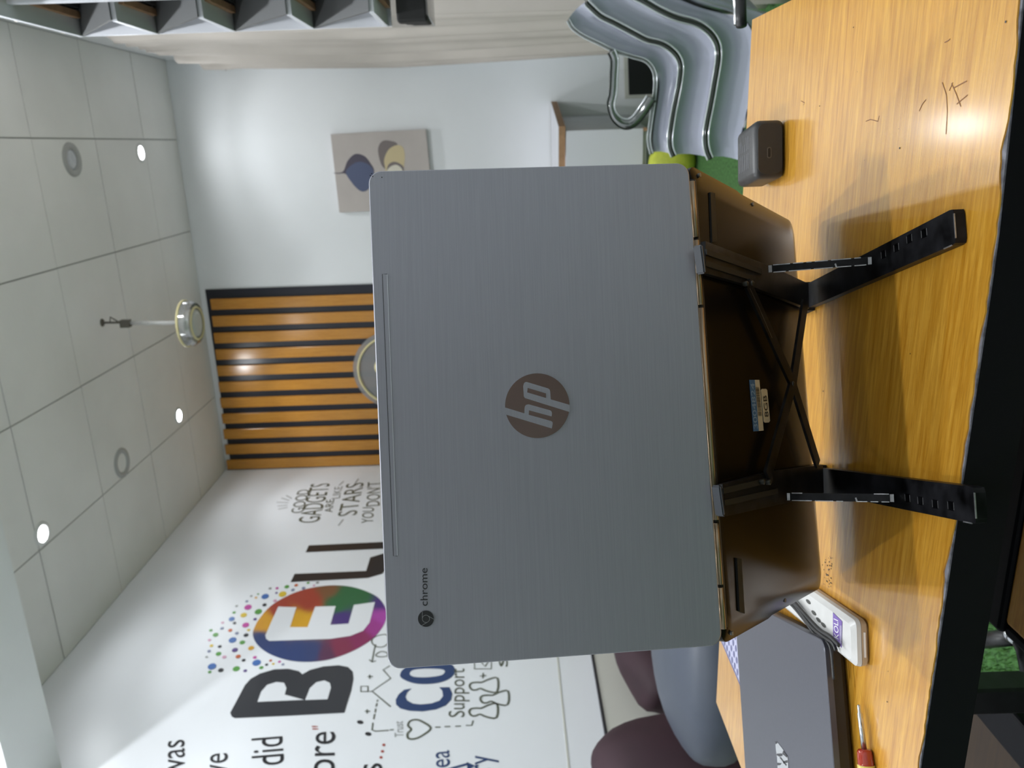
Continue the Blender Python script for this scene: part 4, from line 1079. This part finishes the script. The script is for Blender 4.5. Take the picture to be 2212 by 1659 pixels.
# scissor links under the laptop
cR = und(1712, 829, -.0075)
for a, b in (((1614, 613), (1766, 1003)), ((1657, 1029), (1738, 655))):
    A, B = und(*a, -.0072), und(*b, -.0072)
    for P_ in (A, B):
        bm = bmesh.new(); obox(bm, P_, cR + (cR - P_).normalized() * .003, .010, .002, BN); obj('scissor_link', bm, M['stand'], ST)
for x, y in ((1712, 829), (1624, 612), (1612, 613), (1661, 1042), (1648, 1041)):
    bm = bmesh.new(); lathe(bm, [(.0015, .002), (.0018, -.0007), (.001, -.0014), (0, -.0016)], und(x, y, -.0082), BN, 14); obj('rivet', bm, M['rivet'], ST, True)
bm = bmesh.new(); ribbon(bm, [und(1620, 623, -.0088), und(1640, 665, -.0088), und(1668, 730, -.0088)], .0004, -BN); obj('worn_edge', bm, M['bare'], ST)

# ================================================================== CHARGER
a, b = onz(1698, 383, TABLE), onz(1698, 255, TABLE)
ex_ = (b - a).normalized(); ey_ = Vector((-ex_.y, ex_.x, 0)); Wc = (b - a).length; Hc, Dc = .0275, .058
T = Matrix(((ex_.x, ey_.x, 0, a.x), (ex_.y, ey_.y, 0, a.y), (0, 0, 1, TABLE), (0, 0, 0, 1)))
t = thing('power_adapter', 'small charcoal plug-in charger block with one port on the table', 'charger', (a + b) / 2 + ey_ * .03)
CH = smooth_by_angle(obj('body', rbox((0, 0.0015, 0), (Wc, Dc, Hc), .0062, 5, T), M['plastic_black'], t), 30)
sq = rr(.004, Wc - .004, .003, Hc - .003, .006, 5)
bm = bmesh.new(); prism(bm, [T @ Vector((x, .0016, z)) for x, z in sq], -ey_ * .0007); obj('front_plate', bm, M['plastic_black'], CH)
pc = onp(1661.7, 329.7, T @ Vector((0, .0008, 0)), ey_); lc_ = T.inverted() @ pc
slot = rr(lc_.x - .0048, lc_.x + .0048, lc_.z - .0019, lc_.z + .0019, .0018, 5); s_in = rr(lc_.x - .0040, lc_.x + .0040, lc_.z - .0012, lc_.z + .0012, .0011, 5)
bm = bmesh.new(); prism(bm, [T @ Vector((x, .0010, z)) for x, z in slot], -ey_ * .0004); obj('port', bm, M['port_rim'], CH)
bm = bmesh.new(); prism(bm, [T @ Vector((x, .0008, z)) for x, z in s_in], -ey_ * .0005); obj('port_opening', bm, M['port'], CH)
bm = bmesh.new(); rn = random.Random(2)
for k in range(6):
    y = .019 + .0055 * k
    for x0, x1 in ((.012, .026), (.029, .029 + rn.uniform(.006, .012))):
        flat(bm, [T @ Vector((x, y_, Hc + .0002)) for x, y_ in ((x0, y), (x1, y), (x1, y + .0016), (x0, y + .0016))])
obj('small_print', bm, M['grey_print'], CH)

# ================================================================== SECOND LAPTOP (closed)
zt = -.2325
c1, c2, c3, c4 = onz(1779, 1384, zt), onz(1801, 1659, zt), onz(1694, 1320, zt), onz(1591, 1378, zt)
c5 = onz(1613, 1659, zt)
fx = (c2 - c1).normalized(); fy = Vector((fx.y, -fx.x, 0))
if fy.y < 0: fy = -fy
D2 = (c4 - c1).dot(fy); W2 = .325
T = Matrix(((fx.x, fy.x, 0, c1.x), (fx.y, fy.y, 0, c1.y), (0, 0, 1, TABLE), (0, 0, 0, 1)))
t = thing('closed_laptop', 'closed slate-grey laptop lying on the table left of the stand', 'laptop', T @ Vector((W2 / 2, D2 / 2, 0)))
H2 = zt - TABLE
sk = (c3 - c1).dot(fx) / max(.02, (c3 - c1).dot(fy))
def plan2(x0, x1, y0, y1, r, z): return [T @ Vector((x + sk * y * .0, y, z)) for x, y in rr(x0, x1, y0, y1, r, 6)]
bm = bmesh.new(); loops(bm, [plan2(0, W2, 0, D2, .008, H2 - .005), plan2(0, W2, 0, D2, .008, H2 - .0006), plan2(.0006, W2 - .0006, .0006, D2 - .0006, .0075, H2)]); L2_ = smooth_by_angle(obj('lid', bm, M['lap2'], t), 30)
bm = bmesh.new(); loops(bm, [plan2(.004, W2 - .004, .004, D2 - .004, .006, .0015), plan2(.0012, W2 - .0012, .0012, D2 - .0012, .008, .005), plan2(.0012, W2 - .0012, .0012, D2 - .0012, .008, H2 - .0052)]); obj('base', bm, M['lap2_side'], t)
for x in (.03, W2 - .03):
    for y in (.02, D2 - .02): obj('rubber_foot', box((x - .01, y - .004, 0), (x + .01, y + .004, .0015), T), M['rubber'], t)
zl = lambda x, y: onz(*zp(x, y, 6.144, 1580, 1480), zt + .0003)
bm = bmesh.new(); flat(bm, [zl(*p) for p in ((582, 742), (612, 760), (680, 850), (745, 950), (752, 1010), (755, 1120), (735, 1300), (610, 1300), (612, 1100), (605, 960), (590, 860))]); obj('logo_plate', bm, M['silver'], L2_)
bm = bmesh.new()
for q in (((582, 745), (608, 750), (612, 765), (590, 785)), ((605, 910), (665, 905), (680, 935), (640, 950), (605, 930)), ((690, 870), (735, 930), (742, 965), (700, 930), (675, 915)), ((690, 1010), (745, 995), (748, 1030), (690, 1040)), ((610, 1030), (665, 1035), (650, 1060), (612, 1065)), ((612, 1120), (680, 1110), (745, 1150), (700, 1170), (612, 1160)), ((640, 960), (655, 955), (735, 1060), (725, 1070))):
    flat(bm, [zl(*p) + Vector((0, 0, .0002)) for p in q])
obj('logo_reflections', bm, M['groove_and_reflection'], L2_)  # dark reflections in the silver logo, painted as flat shapes

# patterned sheet under its far corner
zn = TABLE + .0004
p0, p1, p2 = onz(1558, 1384, zn), onz(1597, 1475, zn), onz(1600, 1360, zn)
u_ = (p1 - p0); v_ = Vector((u_.y, -u_.x, 0)).normalized() * .06
if v_.x < 0: v_ = -v_
p0 = p0 - u_ * .15; p1 = p1 + u_ * .12; u_ = p1 - p0
t = thing('patterned_sheet', 'violet and white patterned paper sheet between the two laptops', 'paper', (p0 + p1) / 2)
bm = bmesh.new(); prism(bm, [p0, p1, p1 + v_, p0 + v_], (0, 0, .0005)); obj('sheet', bm, M['note_a'], t)
bm = bmesh.new()
ribbon(bm, [p0 + v_ * .03 + Vector((0, 0, .0008)), p1 + v_ * .03 + Vector((0, 0, .0008))], .003, Vector((0, 0, 1)))
for i in range(9):
    for j in range(4):
        c = p0 + u_ * ((i + .5 + .5 * (j % 2)) / 9) + v_ * (.15 + .2 * j) + Vector((0, 0, .0008))
        flat(bm, [c + u_ * (.034 * math.cos(a)) + v_ * (.07 * math.sin(a)) for a in [k * .63 for k in range(10)]])
obj('printed_pattern', bm, M['note_b'], t)

# ================================================================== POWER STRIP
zt = TABLE + .0118
a, b, c = onz(1840, 1345, zt), onz(1843, 1438, zt), onz(1773, 1262, zt)
gx = (b - a).normalized(); gy = (c - a).normalized(); Wp = (b - a).length
gy = (gy - gx * gy.dot(gx)).normalized()
T = Matrix(((gx.x, gy.x, 0, a.x), (gx.y, gy.y, 0, a.y), (0, 0, 1, TABLE), (0, 0, 0, 1)))
Lp, Hp = .21, .0118
t = thing('power_strip', 'white and cream power strip with purple label beside the closed laptop', 'power strip', T @ Vector((Wp / 2, Lp / 2, 0)))
def rp(e, r, z): return [T @ Vector((x, y, z)) for x, y in rr(-e, Wp + e, -e, Lp + e, r, 4)]
bm = bmesh.new(); loops(bm, [rp(-.001, .004, 0), rp(.0012, .005, .002), rp(.0018, .005, .0058)]); smooth_by_angle(obj('lower_shell', bm, M['strip_low'], t), 30)
bm = bmesh.new(); loops(bm, [rp(.0018, .005, .0061), rp(.0012, .005, .009), rp(-.0022, .005, Hp)]); TOP = smooth_by_angle(obj('upper_shell', bm, M['strip'], t), 25)
def ont(x, y, dz=.0002): return onz(*zp(x, y, 5.185, 1520, 1160), zt + dz)
bm = bmesh.new(); prism(bm, [ont(1450, 845), ont(1552, 945), ont(1545, 1240), ont(1452, 1120)], (0, 0, .0002)); obj('brand_label', bm, M['purple'], TOP)
bm = bmesh.new(); A_ = ont(1512, 1150, .0006); text(bm, 'KOLI', A_, ont(1505, 935, .0006), ont(1462, 1122, .0006) - A_); obj('label_print', bm, M['white_print'], TOP)
bm = bmesh.new()
for x in (1528, 1540): ribbon(bm, [ont(x, 1190, .0006), ont(x, 990, .0006)], .0005, Vector((0, 0, 1)))
obj('label_print', bm, M['white_print'], TOP)
for cx_, cy_ in ((1170, 725), (1232, 850), (1285, 930), (1340, 985)):
    p = ont(cx_, cy_, .0003)
    bm = bmesh.new(); flat(bm, [p + gx * (.0016 * math.cos(q)) + gy * (.005 * math.sin(q)) for q in [k * .5236 for k in range(12)]]); obj('socket_slot', bm, M['socket_hole'], TOP)
pl = T @ Vector((Wp * .3, -.0026, .0042))
bm = bmesh.new(); obox(bm, T @ Vector((Wp * .22, -.0016, .0036)), T @ Vector((Wp * .80, -.0016, .0036)), .0008, .0012, (0, 0, 1)); obj('end_groove', bm, M['white_print'], t)
# cables between strip and closed laptop
for i, pts in enumerate(([(1690, 1290), (1712, 1308), (1740, 1342), (1762, 1372), (1785, 1385), (1796, 1405), (1802, 1467)], [(1700, 1288), (1722, 1312), (1752, 1352), (1778, 1374), (1798, 1388), (1806, 1405)], [(1708, 1290), (1735, 1322), (1768, 1358), (1790, 1372), (1803, 1384), (1812, 1394)])):
    t_ = [onz(x, y, TABLE + .0135 + .0012 * i) for x, y in pts]
    bm = bmesh.new(); tube(bm, catmull(t_, 6), .0015, 8)
    o = obj('power_cable', bm, M['cable'], None, True)
    tag(o, ['black cable hugging the closed laptop edge, ending along its front', 'middle black cable running between closed laptop and power strip', 'black cable lying on the power strip over its label'][i], 'cable', 'black cables between the closed laptop and the power strip')

# ================================================================== SCREWDRIVER
zz = TABLE + .0062
p0, p1, p2 = onz(1855, 1522, zz - .001), onz(1864, 1620, zz), onz(1864, 1660, zz)
d = (p1 - p0).normalized(); d.z = 0
t = thing('screwdriver', 'small screwdriver with red and yellow handle on the table front', 'screwdriver', (p1.x, p1.y, TABLE))
p1 = p0 + d * (p1 - p0).length
bm = bmesh.new(); tube(bm, [p0, p0 + d * .0008, p0 + d * .0055, p0 + d * .006, p1], [.0007, .0013, .0013, .0018, .0019], 10); obj('shaft', bm, M['steel'], t, True)
bm = bmesh.new(); lathe(bm, [(0, -.0006), (.0040, -.0004), (.0052, .0012), (.0056, .009), (.0060, .0100), (0, .0101)], p1, d, 12); obj('ferrule', bm, M['red_clear'], t, True)
bm = bmesh.new(); lathe(bm, [(0, .0098), (.0061, .0098), (.0062, .02), (.0060, .06), (.0048, .068), (0, .07)], p1, d, 12); obj('handle', bm, M['yellow'], t, True)
